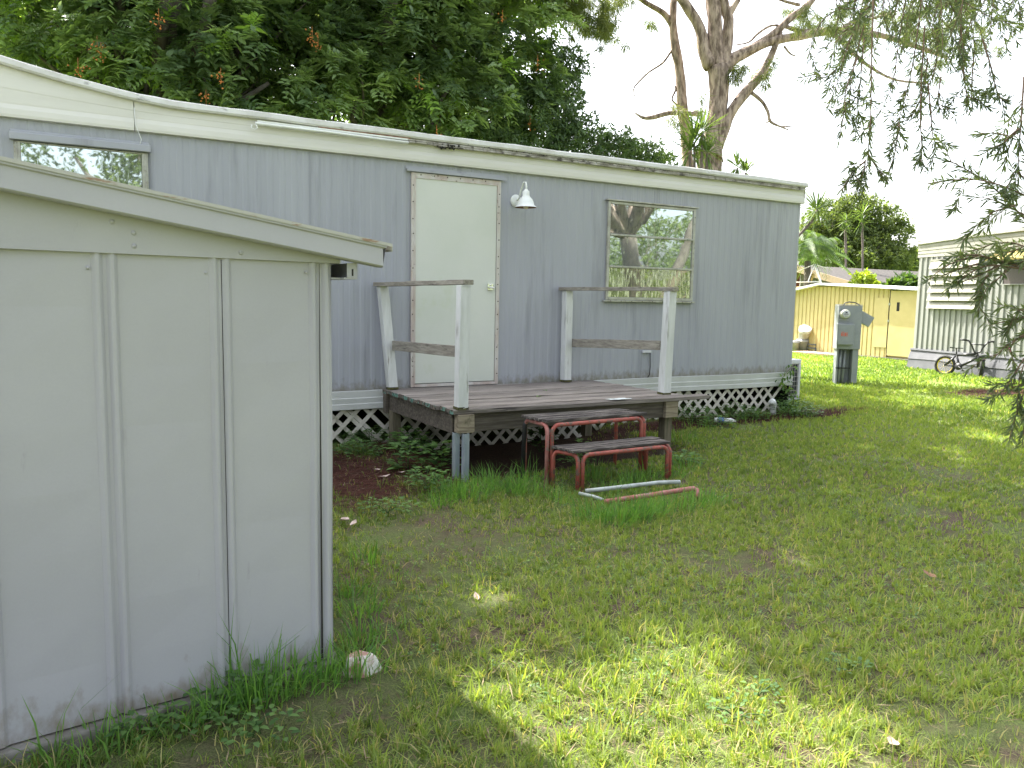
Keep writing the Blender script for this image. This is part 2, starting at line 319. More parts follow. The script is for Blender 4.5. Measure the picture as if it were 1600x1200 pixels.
    def build(s, name, mats, parent=None, world=False, bevel=0.0):
        me = bpy.data.meshes.new(name); off = origin_of(parent) if (world and parent is not None) else Vector((0, 0, 0))
        me.from_pydata([tuple(Vector(v)-off) for v in s.v], [], s.f)
        for m in (mats if isinstance(mats, (list, tuple)) else [mats]): me.materials.append(M[m])
        me.polygons.foreach_set('material_index', s.mi); me.polygons.foreach_set('use_smooth', s.sm); me.update()
        o = bpy.data.objects.new(name, me); C.objects.link(o); o.parent = parent
        if bevel:
            md = o.modifiers.new('bevel', 'BEVEL'); md.width = bevel; md.segments = 2; md.limit_method = 'ANGLE'
        return o
def nmesh(name, V, F, mat, parent=None, tint=None, smooth=False, attrs=None):
    """numpy mesh: V (n,3), F list of (m,k) index arrays"""
    me = bpy.data.meshes.new(name); off = np.array(origin_of(parent)) if parent is not None else 0
    V = np.ascontiguousarray(V-off, dtype=np.float32); me.vertices.add(len(V)); me.vertices.foreach_set('co', V.ravel())
    loops = np.concatenate([f.ravel() for f in F]).astype(np.int32); tot = np.concatenate([np.full(len(f), f.shape[1]) for f in F]).astype(np.int32)
    st = np.concatenate([[0], np.cumsum(tot)[:-1]]).astype(np.int32)
    me.loops.add(len(loops)); me.loops.foreach_set('vertex_index', loops)
    me.polygons.add(len(tot)); me.polygons.foreach_set('loop_start', st); me.polygons.foreach_set('loop_total', tot)
    if smooth: me.polygons.foreach_set('use_smooth', np.ones(len(tot), dtype=bool))
    for k, a in ([('tint', tint)] if tint is not None else [])+list((attrs or {}).items()):
        at_ = me.attributes.new(k, 'FLOAT', 'POINT'); at_.data.foreach_set('value', np.ascontiguousarray(a, dtype=np.float32))
    me.materials.append(M[mat]); me.update(calc_edges=True)
    o = bpy.data.objects.new(name, me); C.objects.link(o); o.parent = parent; return o
def unit(a): return a/np.maximum(np.linalg.norm(a, axis=-1, keepdims=True), 1e-9)
def rnd(n): return unit(rng.normal(size=(n, 3)))
def leaves(name, B, D, L, W, mat, parent=None, tint=None, up=None, fold=.15, droop=0.0, wide=.45):
    """one pointed leaf (bent quad) per row"""
    n = len(B); D = unit(D); up = rnd(n) if up is None else up
    S = unit(np.cross(D, up)); Nn = np.cross(S, D); L = np.broadcast_to(L, (n,))[:, None]; W = np.broadcast_to(W, (n,))[:, None]
    mid = B+D*L*wide; dr = np.array([0, 0, -1])*L*droop
    V = np.stack([B, mid+S*W/2+Nn*W*fold+dr*.3, B+D*L+dr, mid-S*W/2+Nn*W*fold+dr*.3], 1).reshape(-1, 3)
    F = np.arange(n*4).reshape(n, 4)
    return nmesh(name, V, [F], mat, parent, np.repeat(rng.random(n) if tint is None else tint, 4))
def ovals(name, B, D, L, W, mat, parent=None, tint=None, up=None, droop=.15):
    n = len(B); D = unit(D); S = unit(np.cross(D, up if up is not None else np.tile([0, 0, 1.], (n, 1)))); Nn = np.cross(S, D)
    L = np.broadcast_to(L, (n,))[:, None]; W = np.broadcast_to(W, (n,))[:, None]; g = np.array([0, 0, -1.])*L*droop
    V = np.stack([B, B+D*L*.25+S*W*.42+Nn*W*.1, B+D*L*.62+S*W*.42+Nn*W*.1+g*.4, B+D*L+g, B+D*L*.62-S*W*.42+Nn*W*.1+g*.4, B+D*L*.25-S*W*.42+Nn*W*.1, B+D*L*.5+g*.2], 1).reshape(-1, 3)
    b = (np.arange(n)*7)[:, None]
    F = np.concatenate([b+np.array([[0, 1, 6]]), b+np.array([[0, 6, 5]])]); Q = np.concatenate([b+np.array([[1, 2, 3, 6]]), b+np.array([[6, 3, 4, 5]])])
    return nmesh(name, V, [F, Q], mat, parent, np.repeat(rng.random(n) if tint is None else tint, 7))
def blades(name, B, lean, H, W, mat, parent=None, tint=None):
    """grass blades: base at B, bending along lean (n,3 horizontal, length = reach as share of height)"""
    n = len(B); H = np.broadcast_to(H, (n,))[:, None]; W = np.broadcast_to(W, (n,))[:, None]
    a = rng.random(n)*2*np.pi; S = np.stack([np.cos(a), np.sin(a), np.zeros(n)], 1); z = np.array([0, 0, 1.])
    ln = np.linalg.norm(lean, axis=1, keepdims=True); zt = np.sqrt(np.clip(1-np.minimum(ln, .95)**2, .08, 1))
    m = B+lean*H*.35+z*H*.6*np.maximum(zt, .5); t = B+lean*H+z*H*zt
    V = np.stack([B-S*W/2, B+S*W/2, m+S*W*.42, m-S*W*.42, t], 1).reshape(-1, 3); b = (np.arange(n)*5)[:, None]
    return nmesh(name, V, [b+np.array([[0, 1, 2, 3]]), b+np.array([[3, 2, 4]])], mat, parent, np.repeat(rng.random(n) if tint is None else tint, 5))
_lat = rng.random((256, 256))
def vnoise(x, y, s):
    x = x*s+37.2; y = y*s+11.7; xi = np.floor(x).astype(int); yi = np.floor(y).astype(int); fx = x-xi; fy = y-yi; fx = fx*fx*(3-2*fx); fy = fy*fy*(3-2*fy)
    g = lambda i, j: _lat[(xi+i) % 256, (yi+j) % 256]
    return (g(0, 0)*(1-fx)+g(1, 0)*fx)*(1-fy)+(g(0, 1)*(1-fx)+g(1, 1)*fx)*fy
def patchy(x, y): return .5*vnoise(x, y, .9)+.3*vnoise(x, y, 2.3)+.2*vnoise(x, y, 6)
def wob(p0, p1, n, amp):
    p0, p1 = Vector(p0), Vector(p1); out = []
    for i in range(n+1):
        t = i/n; q = p0.lerp(p1, t); k = amp*math.sin(math.pi*t)
        out.append(q+Vector((random.uniform(-k, k), random.uniform(-k, k), random.uniform(-k, k)*.6)))
    return out

# ------------------------------------------------------------------ ground
def mulch_w(x, y):
    n = (vnoise(x, y, 3)-.5)*.35
    a = np.clip(1-((x-1.5)/1.05)**2-((y+1.15)/1.05)**2+n*2, 0, 1)
    b = np.clip(1-((x-7.2)/2.4)**2-((y+.35)/.42)**2+n*2, 0, 1)
    c = np.clip(1-((x-13.6)/1.3)**2-((y-.15)/.55)**2+n*2, 0, 1)
    u = np.where((x > 2.4) & (x < 5.3) & (y > -1.7) & (y < .2), .9, 0)
    return np.clip(np.maximum.reduce([a*2.2, b*2, c*2, u]), 0, 1)
def gz(x, y): return (vnoise(x, y, 1.1)-.5)*.03+(vnoise(x, y, 4)-.5)*.012-.035*np.exp(-(((x-2.8)/1.2)**2+((y+2)/.9)**2))-.12*np.clip((x-2.6)/.3, 0, 1)*np.clip((5.4-x)/.3, 0, 1)*np.clip((y+1.75)/.4, 0, 1)*np.clip((1.5-y)/.5, 0, 1)
xs = np.concatenate([np.linspace(-160, -8, 16), np.arange(-7, 24, .12), np.linspace(25, 190, 18)])
ys = np.concatenate([np.linspace(-120, -13, 12), np.arange(-12, 14, .12), np.linspace(15, 210, 20)])
gx, gy = np.meshgrid(xs, ys); gzz = gz(gx, gy); V = np.stack([gx, gy, gzz], -1).reshape(-1, 3)
ii = np.arange(len(ys)-1)[:, None]*len(xs)+np.arange(len(xs)-1)[None]; ii = ii.ravel()
F = np.stack([ii, ii+1, ii+len(xs)+1, ii+len(xs)], 1)
dist = np.hypot(V[:, 0], V[:, 1]+7.2)
g = nmesh('ground', V, [F], 'ground', attrs={'far': np.clip((dist-7)/8, 0, 1), 'mulch': mulch_w(V[:, 0], V[:, 1])}, smooth=True); tag(g, kind='structure')

# ------------------------------------------------------------------ grey mobile home
home = empty('mobile_home', (3, 1.5, 0), 'grey mobile home with cream fascia and white door behind the wooden porch', 'mobile home')
X0, X1, YB = -6.0, 8.37, 3.15
def capz(x):
    pts = [(-6, 3.42), (-1.6, 3.40), (-.8, 3.25), (-.33, 3.14), (.08, 3.062), (.527, 2.998), (.85, 2.974), (1.5, 2.972), (8.6, 2.972)]
    for (a, za), (b, zb) in zip(pts, pts[1:]):
        if x <= b: return za+(zb-za)*(x-a)/(b-a)
    return 2.972
m = MB(); px = []; x = X0
while x < X1: px += [(x, 0), (x+.045, 0), (x+.058, -.0042), (x+.088, -.0042)]; x += .105
px = [(a, b) for a, b in px if a < X1]+[(X1, 0)]
nz_ = 7; vs = [(a, b+random.uniform(-.0007, .0007), .50+(2.72-.50)*j/(nz_-1)) for a, b in px for j in range(nz_)]
m.add(vs, [(i*nz_+j, (i+1)*nz_+j, (i+1)*nz_+j+1, i*nz_+j+1) for i in range(len(px)-1) for j in range(nz_-1)])
for sx in (.682, 1.988): m.box((sx-.002, -.0095, .52), (sx+.003, -.0065, 2.71))
m.build('wall', 'home', home, True)
m = MB()
ey = [(YB*i/30, (.006 if i % 2 else 0)) for i in range(31)]
m.add([(X1+b, a, z) for a, b in ey for z in (.5, 2.72)], [(2*i, 2*i+2, 2*i+3, 2*i+1) for i in range(30)])
m.box((X1-.004, 2.3, .5), (X1+.002, YB, 2.9)); m.add([(X1+.006, 0, 2.7), (X1+.006, YB, 2.7), (X1+.006, YB, 2.95), (X1+.006, 0, 2.95)], [(0, 1, 2, 3)])
m.build('end_wall', 'home', home, True)
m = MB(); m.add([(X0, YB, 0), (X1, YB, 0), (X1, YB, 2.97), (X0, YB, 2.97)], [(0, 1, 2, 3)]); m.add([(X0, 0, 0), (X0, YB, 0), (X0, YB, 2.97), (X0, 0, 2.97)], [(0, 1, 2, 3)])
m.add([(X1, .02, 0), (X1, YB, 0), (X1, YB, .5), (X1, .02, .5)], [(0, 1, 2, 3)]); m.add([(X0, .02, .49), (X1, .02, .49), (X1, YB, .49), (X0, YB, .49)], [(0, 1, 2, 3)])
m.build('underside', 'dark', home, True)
m = MB(); prof = [(-.012, 2.700), (-.040, 2.704), (-.043, 2.725), (-.040, 2.765), (-.028, 2.800), (-.029, 2.806), (-.024, 2.85), (-.026, 2.855), (-.020, 2.90), (-.02, 2.94)]
def ff(x, j, y, z):
    e = capz(x)-2.972
    if e > 0 and z > 2.80: z = 2.8+(z-2.8)*(1+e/.14)
    return (y+math.sin(x*9)*.0012, z)
m.sweep(prof, list(np.arange(X0, .56, .15))+[.562], ff); m.sweep(prof, list(np.arange(.568, X1, .2))+[X1+.03], ff)
m.add([(X1+.03, -.04, 2.705), (X1+.03, YB, 2.705), (X1+.03, YB, 2.95), (X1+.03, -.04, 2.95)], [(0, 1, 2, 3)])
m.build('fascia', 'cream', home, True)
m = MB(); m.sweep([(-.02, -.062), (-.058, -.06), (-.066, -.045), (-.06, -.008), (-.04, .004), (.12, .008)], list(np.arange(X0, X1, .12))+[X1+.05],
                  lambda x, j, y, z: (y+math.sin(x*7.3)*.002, z+capz(x)+math.sin(x*5.1)*.002+(random.uniform(-.003, .003) if j in (3, 4) else 0)))
m.add([(X1+.05, -.06, 2.91), (X1+.05, YB, 2.91), (X1+.05, YB, 2.975), (X1+.05, -.06, 2.975)], [(0, 1, 2, 3)])
m.build('roof_edge', 'cap', home, True)
m = MB(); m.add([(x, y, capz(x)-.005+.07*math.sin(math.pi*j/6)) for x in np.linspace(X0, X1+.04, 40) for j, y in enumerate(np.linspace(.05, YB, 7))],
                [(i*7+j, i*7+j+1, i*7+j+8, i*7+j+7) for i in range(39) for j in range(6)], 0, True)
m.build('roof', 'roof', home, True)
m = MB(); m.sweep([(-.012, .522), (-.034, .518), (-.026, .455), (-.034, .45), (-.026, .40), (-.034, .395), (-.03, .345), (-.005, .338)], list(np.arange(X0, X1, .3))+[X1+.01],
                  lambda x, j, y, z: (y+math.sin(x*4)*.003, z+math.sin(x*2.3)*.003))
m.build('skirt_band', 'band', home, True)
m = MB()
for k in np.arange(X0-.4, X1, .16):
    for sgn, yy in ((1, .012), (-1, .022)):
        if random.random() < .03: continue
        za, zb = -.05+random.uniform(0, .03), .37
        if 2.6 < k+.2 < 5.3: za -= .12
        xa = k if sgn > 0 else k+.42; xb = xa+sgn*(zb-za)
        if max(xa, xb) > X1 or min(xa, xb) < X0: continue
        if 6.9 < k < 8.2 and random.random() < .18: za = .1; xa = xb-sgn*(zb-za)
        m.beam((xa, yy, za), (xb, yy, zb), .038, .006, up=(0, 1, 0))
m.beam((2.62, .03, -.03), (2.62, .03, .37), .02, .05)
m.build('lattice_skirt', 'lattice', home, True)
# door
m = MB(); m.box((3.0, -.028, .565), (3.885, -.012, 2.555)); dr = m.build('door', 'door', home, True, .004)
m = MB()
for a, b in (((2.955, -.03, .53), (2.992, -.008, 2.60)), ((3.893, -.03, .53), (3.93, -.008, 2.60)), ((2.992, -.03, 2.563), (3.893, -.008, 2.60)), ((2.992, -.034, .53), (3.893, -.008, .558))): m.box(a, b)
m.box((2.985, -.036, .56), (2.999, -.026, 2.56)); m.box((3.887, -.036, .56), (3.9, -.026, 2.56)); m.box((3.0, -.036, 2.549), (3.887, -.026, 2.562))
m.build('door_frame', 'trim', dr, True, .002)
m = MB()
for z in np.arange(.62, 2.55, .155):
    for xx in (2.972, 3.911): m.lathe([(.0, -.0345), (.006, -.034), (.007, -.029)], (xx+random.uniform(-.004, .004), 0, z+random.uniform(-.02, .02)), 6, axis='y')
for xx in np.arange(3.05, 3.88, .14): m.lathe([(.0, -.0345), (.006, -.034), (.007, -.029)], (xx, 0, 2.583), 6, axis='y')
m.build('screws', 'screw', dr, True)
m = MB(); m.box((2.90, -.05, 2.625), (3.98, -.008, 2.633)); m.box((2.90, -.05, 2.607), (3.98, -.045, 2.625)); m.box((2.90, -.014, 2.633), (3.98, -.008, 2.66))
m.build('drip_cap', 'home', dr, True)
m = MB(); m.box((3.785, -.045, 1.50), (3.85, -.029, 1.565)); m.tube([(3.795, -.075, 1.528), (3.82, -.082, 1.520), (3.845, -.075, 1.528)], .009); m.box((3.79, -.075, 1.522), (3.80, -.04, 1.534)); m.box((3.84, -.075, 1.522), (3.85, -.04, 1.534)); m.lathe([(.001, -.056), (.011, -.055), (.012, -.044)], (3.818, 0, 1.55), 10, axis='y')
m.build('handle', 'chrome', dr, True, .002)
# right window: three awning panes
win = MB(); a0, a1, z0, z1 = 5.281, 6.561, 1.424, 2.507
for p, q in (((a0, -.035, z0), (a0+.035, -.007, z1)), ((a1-.035, -.035, z0), (a1, -.007, z1)), ((a0+.035, -.035, z1-.03), (a1-.035, -.007, z1)), ((a0+.035, -.04, z0), (a1-.035, -.007, z0+.03))): win.box(p, q)
for zb in (1.794, 2.143): win.box((a0+.035, -.048, zb-.011), (a1-.035, -.016, zb+.011))
win.box((a0-.03, -.052, z1+.004), (a1+.03, -.007, z1+.022)); win.box((a0-.03, -.055, z0-.022), (a1+.02, -.007, z0-.004))
wo = win.build('window', 'alu', home, True, .003)
for i, (pa, pb) in enumerate(((1.456, 1.781), (1.807, 2.130), (2.156, 2.475))):
    p = MB(); tl = (.004, -.001, .003)[i]
    p.add([(a0+.037, -.024-tl, pa), (a1-.037, -.024-tl+.003, pa), (a1-.037, -.022, pb), (a0+.037, -.022, pb)], [(0, 1, 2, 3)]); p.build('pane', 'glass_low' if i == 0 else 'glass', wo, True)
m = MB()
for k in range(9): m.lathe([(.0, -.0585), (.006, -.058), (.007, -.053)], (a0+.05+k*.15, 0, z0-.013), 6, axis='y')
m.build('screws', 'screw', wo, True)
# left window
win = MB(); a0, a1, z0, z1 = -.27, .655, 1.75, 2.535
for p, q in (((a0, -.035, z0), (a0+.045, -.007, z1)), ((a1-.045, -.035, z0), (a1, -.007, z1)), ((a0+.045, -.035, z1-.012), (a1-.045, -.007, z1)), ((a0+.045, -.04, z0), (a1-.045, -.007, z0+.03))): win.box(p, q)
win.box((a0+.012, -.042, z0), (a0+.024, -.0352, z1)); win.box((a1-.024, -.042, z0), (a1-.012, -.0352, z1))
wo = win.build('window', 'alu', home, True, .003)
m = MB(); m.box((a0-.025, -.075, z1+.004), (a1+.02, -.008, z1+.06)); m.box((a0-.02, -.03, z1+.0601), (a1+.015, -.008, z1+.085))
m.build('awning_rail', 'home', wo, True, .006)
p = MB(); p.add([(a0+.047, -.026, z0+.03), (a1-.047, -.022, z0+.03), (a1-.047, -.022, z1-.013), (a0+.047, -.025, z1-.013)], [(0, 1, 2, 3)]); p.build('pane', 'glass', wo, True)
# awning rail along the fascia with peeling backing, clump of debris
m = MB(); m.tube([(1.50, -.075, 2.868), (2.2, -.078, 2.866), (2.9, -.076, 2.860)], .013); m.box((1.52, -.066, 2.884), (2.90, -.05, 2.898)); m.tube([(1.47, -.08, 2.85), (1.46, -.085, 2.825), (1.49, -.09, 2.81), (1.515, -.085, 2.83), (1.50, -.08, 2.86)], .005)
m.build('awning_track', 'whitemetal', home, True); m = MB(); m.tube([(.565, -.045, 2.88), (.568, -.05, 2.75), (.61, -.04, 2.64), (.60, -.04, 2.6)], .003)
m.build('hanging_cord', 'whitemetal', home, True)
m = MB(); xx = 2.905
while xx < 8.35:
    L_ = random.uniform(.25, .9); e = min(xx+L_, 8.38); m.box((xx, -.062-random.uniform(0, .01), 2.868+random.uniform(-.004, .003)), (e-.004, -.048, 2.882), jit=.002)
    m.box((xx, -.058, 2.890+random.uniform(-.003, .003)), (e-.01, -.048, 2.901), jit=.002); xx = e+.0
m.build('corroded_track', 'grime', home, True)
m = MB(); m.box((2.05, -.060, 2.899), (2.93, -.0475, 2.910)); m.box((2.45, -.064, 2.886), (2.88, -.052, 2.8978), jit=.002); m.build('rusty_strip', 'rust', home, True)
m = MB()
for k in range(26): 
    c = (3.30+random.uniform(-.10, .13), -.06+random.uniform(-.02, .01), 2.878+random.uniform(-.03, .015)); m.lathe([(.001, -.012), (.014, 0), (.001, .012)], c, 5)
for k in range(60):
    c = (random.uniform(3.5, 6.2), -.055, 2.905+random.uniform(-.01, .01)); m.lathe([(.001, -.004), (.007, 0), (.001, .004)], c, 5)
m.build('leaf_debris', 'dark', home, True)
m = MB(); m.box((5.84, -.035, .82), (5.96, -.01, .845)); ob = m.build('outlet_box', 'acw', home, True)
m = MB(); m.tube([(5.95, -.025, .82), (5.955, -.03, .65), (5.94, -.04, .56), (5.90, -.06, .535)], .006); m.build('cable', 'black', ob, True)

# wall lamp
lamp = empty('wall_lamp', (4.12, 0, 2.45), 'white bell shaped outdoor lamp fixed between door and window', 'lamp')
m = MB(); m.lathe([(.0, -.03), (.045, -.028), (.062, -.016), (.066, -.007)], (4.12, 0, 2.42), 20, axis='y')
m.build('backplate', 'whitemetal', lamp, True)
m = MB(); m.tube([(4.12, -.02, 2.42), (4.12, -.07, 2.44), (4.12, -.11, 2.52), (4.12, -.16, 2.59), (4.12, -.20, 2.585), (4.12, -.215, 2.54), (4.12, -.21, 2.51)], .009); m.build('arm', 'whitemetal', lamp, True)
m = MB(); c = (4.12, -.21, 2.33)
m.lathe([(.012, .19), (.02, .175), (.034, .165), (.036, .13), (.038, .115), (.066, .085), (.078, .06), (.085, .03), (.108, .012), (.112, .006)], c, 28); m.build('shade', 'whitemetal', lamp, True)
m = MB(); m.lathe([(.109, .005), (.083, .027), (.074, .058), (.062, .083), (.03, .11), (.001, .112)], c, 28); m.build('shade_lining', 'rust', lamp, True)
m = MB(); m.lathe([(.001, -.012), (.02, -.008), (.028, .01), (.026, .04), (.015, .07)], c, 14); m.build('bulb', 'bulb', lamp, True)

# condenser unit at the far end of the home
ac = empty('air_conditioner', (8.9, .62, 0), 'white air conditioner condenser with wire grille at the far end of the grey home', 'air conditioner')
m = MB(); ax0, ax1, ay0, ay1 = 8.50, 9.16, .5, 1.15
for p, q in (((ax0, ay0, .56), (ax1, ay1, .63)), ((ax1-.05, ay0, .08), (ax1, ay0+.05, .56)), ((ax0, ay0, .08), (ax0+.05, ay0+.05, .56)), ((ax0, ay1-.05, .08), (ax0+.05, ay1, .56)), ((ax1-.05, ay1-.05, .08), (ax1, ay1, .56)), ((ax0, ay0, .05), (ax1, ay1, .0795))): m.box(p, q)
m.build('case', 'acw', ac, True, .012)
m = MB(); m.box((ax0+.03, ay0+.03, .08), (ax1-.03, ay1-.03, .56)); m.build('coil', 'coil', ac, True)
m = MB()
for k in range(11): m.tube([(ax0+.06+k*.053, ay0+.006, .08), (ax0+.06+k*.053, ay0+.006, .56)], .003, 5)
for k in range(7): m.tube([(ax0+.05, ay0+.002, .12+k*.066), (ax1-.05, ay0+.002, .12+k*.066)], .0035, 5)
m.build('grille', 'wire', ac, True)

# ------------------------------------------------------------------ porch
po = empty('wooden_porch', (3.9, -.8, 0), 'weathered grey wooden porch with white railing posts below the white door', 'porch')
m = MB(); nb = 11; y = -.03; bw = .134
for i in range(nb):
    xl = 2.655+random.uniform(-.018, .018); xr = 5.12+random.uniform(-.02, .02); 
    if i == nb-1: xl, xr = 2.665, 5.385
    z_ = .53+random.uniform(-.004, .003); sag = random.uniform(.0, .006); pts = 7; vs = []
    for k in range(pts):
        t = k/(pts-1); X = xl+(xr-xl)*t; zz = z_-sag*math.sin(math.pi*t)+random.uniform(-.0015, .0015)
        vs += [(X, y, zz), (X, y-bw, zz+random.uniform(-.002, .002)), (X, y-bw, zz-.034), (X, y, zz-.034)]
    fs = []
    for k in range(pts-1):
        for e in range(4): fs.append((k*4+e, k*4+(e+1) % 4, k*4+4+(e+1) % 4, k*4+4+e))
    m.add(vs, fs, 0); m.add(vs[:4], [(3, 2, 1, 0)], 1); m.add(vs[-4:], [(0, 1, 2, 3)], 0); y -= bw+random.uniform(.007, .016)
m.build('decking', ['wood', 'woodend'], po, True, .003)
m = MB(); m.box((2.72, -1.56, .335), (5.02, -1.52, .494)); m.build('front_beam', 'beam', po, True, .004)
m = MB(); m.box((2.70, -1.52, .325), (2.74, -.04, .492)); m.box((2.66, -.12, .30), (2.695, -.05, .49)); m.build('side_beam', 'beam', po, True, .004)
m = MB(); m.box((5.0, -1.52, .33), (5.04, -.04, .493)); m.build('side_beam', 'beam', po, True, .004)
for xx in (3.3, 3.9, 4.5): m = MB(); m.box((xx, -1.52, .35), (xx+.04, -.04, .492)); m.build('joist', 'beam', po, True)
for a, b in (((2.70, -1.645, .345), (2.84, -1.562, .49)), ((4.86, -1.60, .335), (5.01, -1.562, .49))): m = MB(); m.box(a, b, jit=.002); m.build('corner_block', 'paleblock', po, True, .004)
for lx, ly in ((2.74, -.16), (4.97, -1.47), (4.95, -.2)): m = MB(); m.box((lx-.045, ly-.045, -.06), (lx+.045, ly+.045, .335 if ly > -1 else .33)); m.build('leg', 'leg', po, True, .004)
m = MB()
for (cx, cy, zz) in ((2.705, -1.59, .345), (2.755, -1.66, .343)):
    m.box((cx-.022, cy-.02, -.09), (cx+.022, cy-.015, zz)); m.box((cx-.022, cy-.0149, -.09), (cx-.018, cy+.03, zz)); m.box((cx+.018, cy-.0149, -.09), (cx+.022, cy+.03, zz))
m.box((2.78, -1.62, -.08), (2.80, -1.58, .343)); m.build('leg', 'galv', po, True); 
for b0, t0 in (((2.735, -.10), (2.635, -.10)), ((2.745, -1.585), (2.752, -1.595)), ((4.73, -.10), (4.725, -.10)), ((4.985, -1.42), (5.012, -1.42))):
    m = MB(); m.beam((b0[0], b0[1], .531), (t0[0], t0[1], 1.512), .088, .088, up=(0, 1, 0), div=6, jit=.0012); rp = m.build('railing_post', 'post', po, True, .004)
    m = MB(); m.box((b0[0]-.047, b0[1]-.047, .530), (b0[0]+.047, b0[1]+.047, .552), jit=.003); m.build('rotten_foot', 'moss', rp, True)
m = MB(); m.beam((2.61, -.04, 1.527), (2.765, -1.66, 1.538), .095, .038, div=8, jit=.002); m.build('handrail', 'rail', po, True, .003)
m = MB(); m.beam((4.69, -.03, 1.53), (5.02, -1.49, 1.535), .09, .036, div=8, jit=.002); m.build('handrail', 'rail', po, True, .003)
m = MB(); m.beam((2.735, -.07, .95), (2.72, -1.545, .993), .036, .09, div=6, jit=.0015); m.build('mid_rail', 'rail', po, True, .003)
m = MB(); m.beam((4.785, -.06, .95), (4.96, -1.375, 1.0), .036, .09, div=6, jit=.0015); m.build('mid_rail', 'rail', po, True, .003)
pa = gr(967, 624.5, .532); m = MB(); n = 14; vs = [(pa[0], pa[1], .540)]
for k in range(n): a = 2*math.pi*k/n; r_ = random.uniform(.7, 1.1); vs.append((pa[0]+.15*r_*math.cos(a), pa[1]+.05*r_*math.sin(a), .537+random.uniform(0, .005)))
m.add(vs, [(0, 1+k, 1+(k+1) % n) for k in range(n)]); o = m.build('paper_scrap', 'paper'); tag(o, 'torn white paper scrap lying on the front board of the porch', 'paper')
o.location = (0, 0, 0)

# ------------------------------------------------------------------ red tube steps
st = empty('portable_steps', (3.75, -2.1, 0), 'two tier step stand of red bent tubes with splintered black treads before the porch', 'steps')
def ubow(p, q, h, r=.06, lz=-.04):
    p, q = Vector(p), Vector(q); d = (q-p).normalized(); z = Vector((0, 0, 1)); out = [p+z*lz, p+z*(h-r)]
    for k in range(1, 6): a = math.pi/2*k/6; out.append(p+d*(r-r*math.cos(a))+z*(h-r+r*math.sin(a)))
    out += [p+d*r+z*h, q-d*r+z*h]
    for k in range(1, 6): a = math.pi/2*k/6; out.append(q-d*(r-r*math.sin(a))+z*(h-r+r*math.cos(a)))
    return out+[q+z*(h-r), q+z*lz]
UA = [(3.22, -1.80, 0), (4.15, -1.78, 0), (4.17, -2.12, 0), (3.235, -2.15, 0)]
LA = [(3.245, -2.19, 0), (4.18, -2.16, 0), (4.20, -2.42, 0), (3.335, -2.43, 0)]
for U, h in ((UA, .452), (LA, .262)):
    a, b, c_, d_ = [Vector(v) for v in U]
    m = MB(); m.tube(ubow(d_+Vector((.018, 0, 0)), c_-Vector((.018, 0, 0)), h), .0165, 10); m.build('front_bow', 'red', st, True)
    m = MB(); m.tube(ubow(a, d_-Vector((.018, -.01, 0)), h), .0165, 10); m.build('side_bow', 'red' if h < .4 else 'redpale', st, True)
    m = MB(); m.tube(ubow(b, c_+Vector((.018, .01, 0)), h), .0165, 10); m.build('side_bow', 'red', st, True)
m = MB(); m.tube([(3.205, -1.80, -.03), (3.215, -1.80, .40), (3.225, -1.81, .445)], .020, 8); m.build('taped_leg', 'black', st, True)
for U, h in ((UA, .452), (LA, .262)):
    a, b, c_, d_ = [np.array(v) for v in U]; m = MB(); n = 4
    for k in range(n):
        t0, t1 = k/n+.01, (k+1)/n-.02; e = random.uniform(-.03, .02)
        P = [a*(1-t0)+d_*t0+[-.03+e, 0, 0], b*(1-t0)+c_*t0+[.04+e, 0, 0], b*(1-t1)+c_*t1+[.04+e, 0, 0], a*(1-t1)+d_*t1+[-.03+e, 0, 0]]
        zz = h+.018; m.add([(*p[:2], zz+random.uniform(-.001, .003)) for p in P]+[(*p[:2], zz+.021+random.uniform(-.002, .005)) for p in P], [(3, 2, 1, 0), (4, 5, 6, 7), (0, 1, 5, 4), (1, 2, 6, 5), (2, 3, 7, 6), (3, 0, 4, 7)])
    m.build('tread', 'tread', st, True, .003)
pf = empty('bent_railing', (3.7, -2.85, 0), 'bent pipe frame half grey half red lying in tall grass before the red steps', 'railing')
m = MB(); m.tube([gr(915, 767, .05), gr(945, 764, .06), gr(1030, 754, .06), gr(1062, 753, .05)], .016, 8); m.tube([gr(905, 771, .03), gr(925, 775, .03), gr(942, 781, .02)], .013, 8); m.build('grey_pipe', 'whitepipe', pf, True)
m = MB(); m.tube([gr(945, 784, .02), gr(965, 781, .04), gr(1020, 773, .06), gr(1070, 765, .07), gr(1084, 763, .07), gr(1090, 767, .055), gr(1090, 777, .02)], .018, 8); m.build('red_pipe', 'redpale', pf, True)

# ------------------------------------------------------------------ near shed
shr = math.atan2(.137, 1.069)
sh = empty('metal_shed', (.856, -4.368, 0), 'pale grey ribbed metal shed with low sloping roof at left foreground', 'shed', shr)
ridges = []
for k in range(7): ridges += [-.07-.347*k, -.02-.347*k+(.0 if k == 0 else -.008)]
pr = [(0.0, 0)]
for r_ in ridges: pr += [(r_+.016, 0), (r_+.008, -.008), (r_+.004, -.011), (r_-.004, -.011), (r_-.008, -.008), (r_-.016, 0)]
pr.append((-2.45, 0)); pr.sort()
m = MB(); nzz = 9
vs = [(x+(.0 if z > .2 else 0), y+.004*math.sin(x*6+j)*(.5 if y else 1), z) for x, y in pr for j, z in enumerate(np.linspace(.045, 1.56, nzz))]
m.add(vs, [(i*nzz+j, (i+1)*nzz+j, (i+1)*nzz+j+1, i*nzz+j+1) for i in range(len(pr)-1) for j in range(nzz-1)])
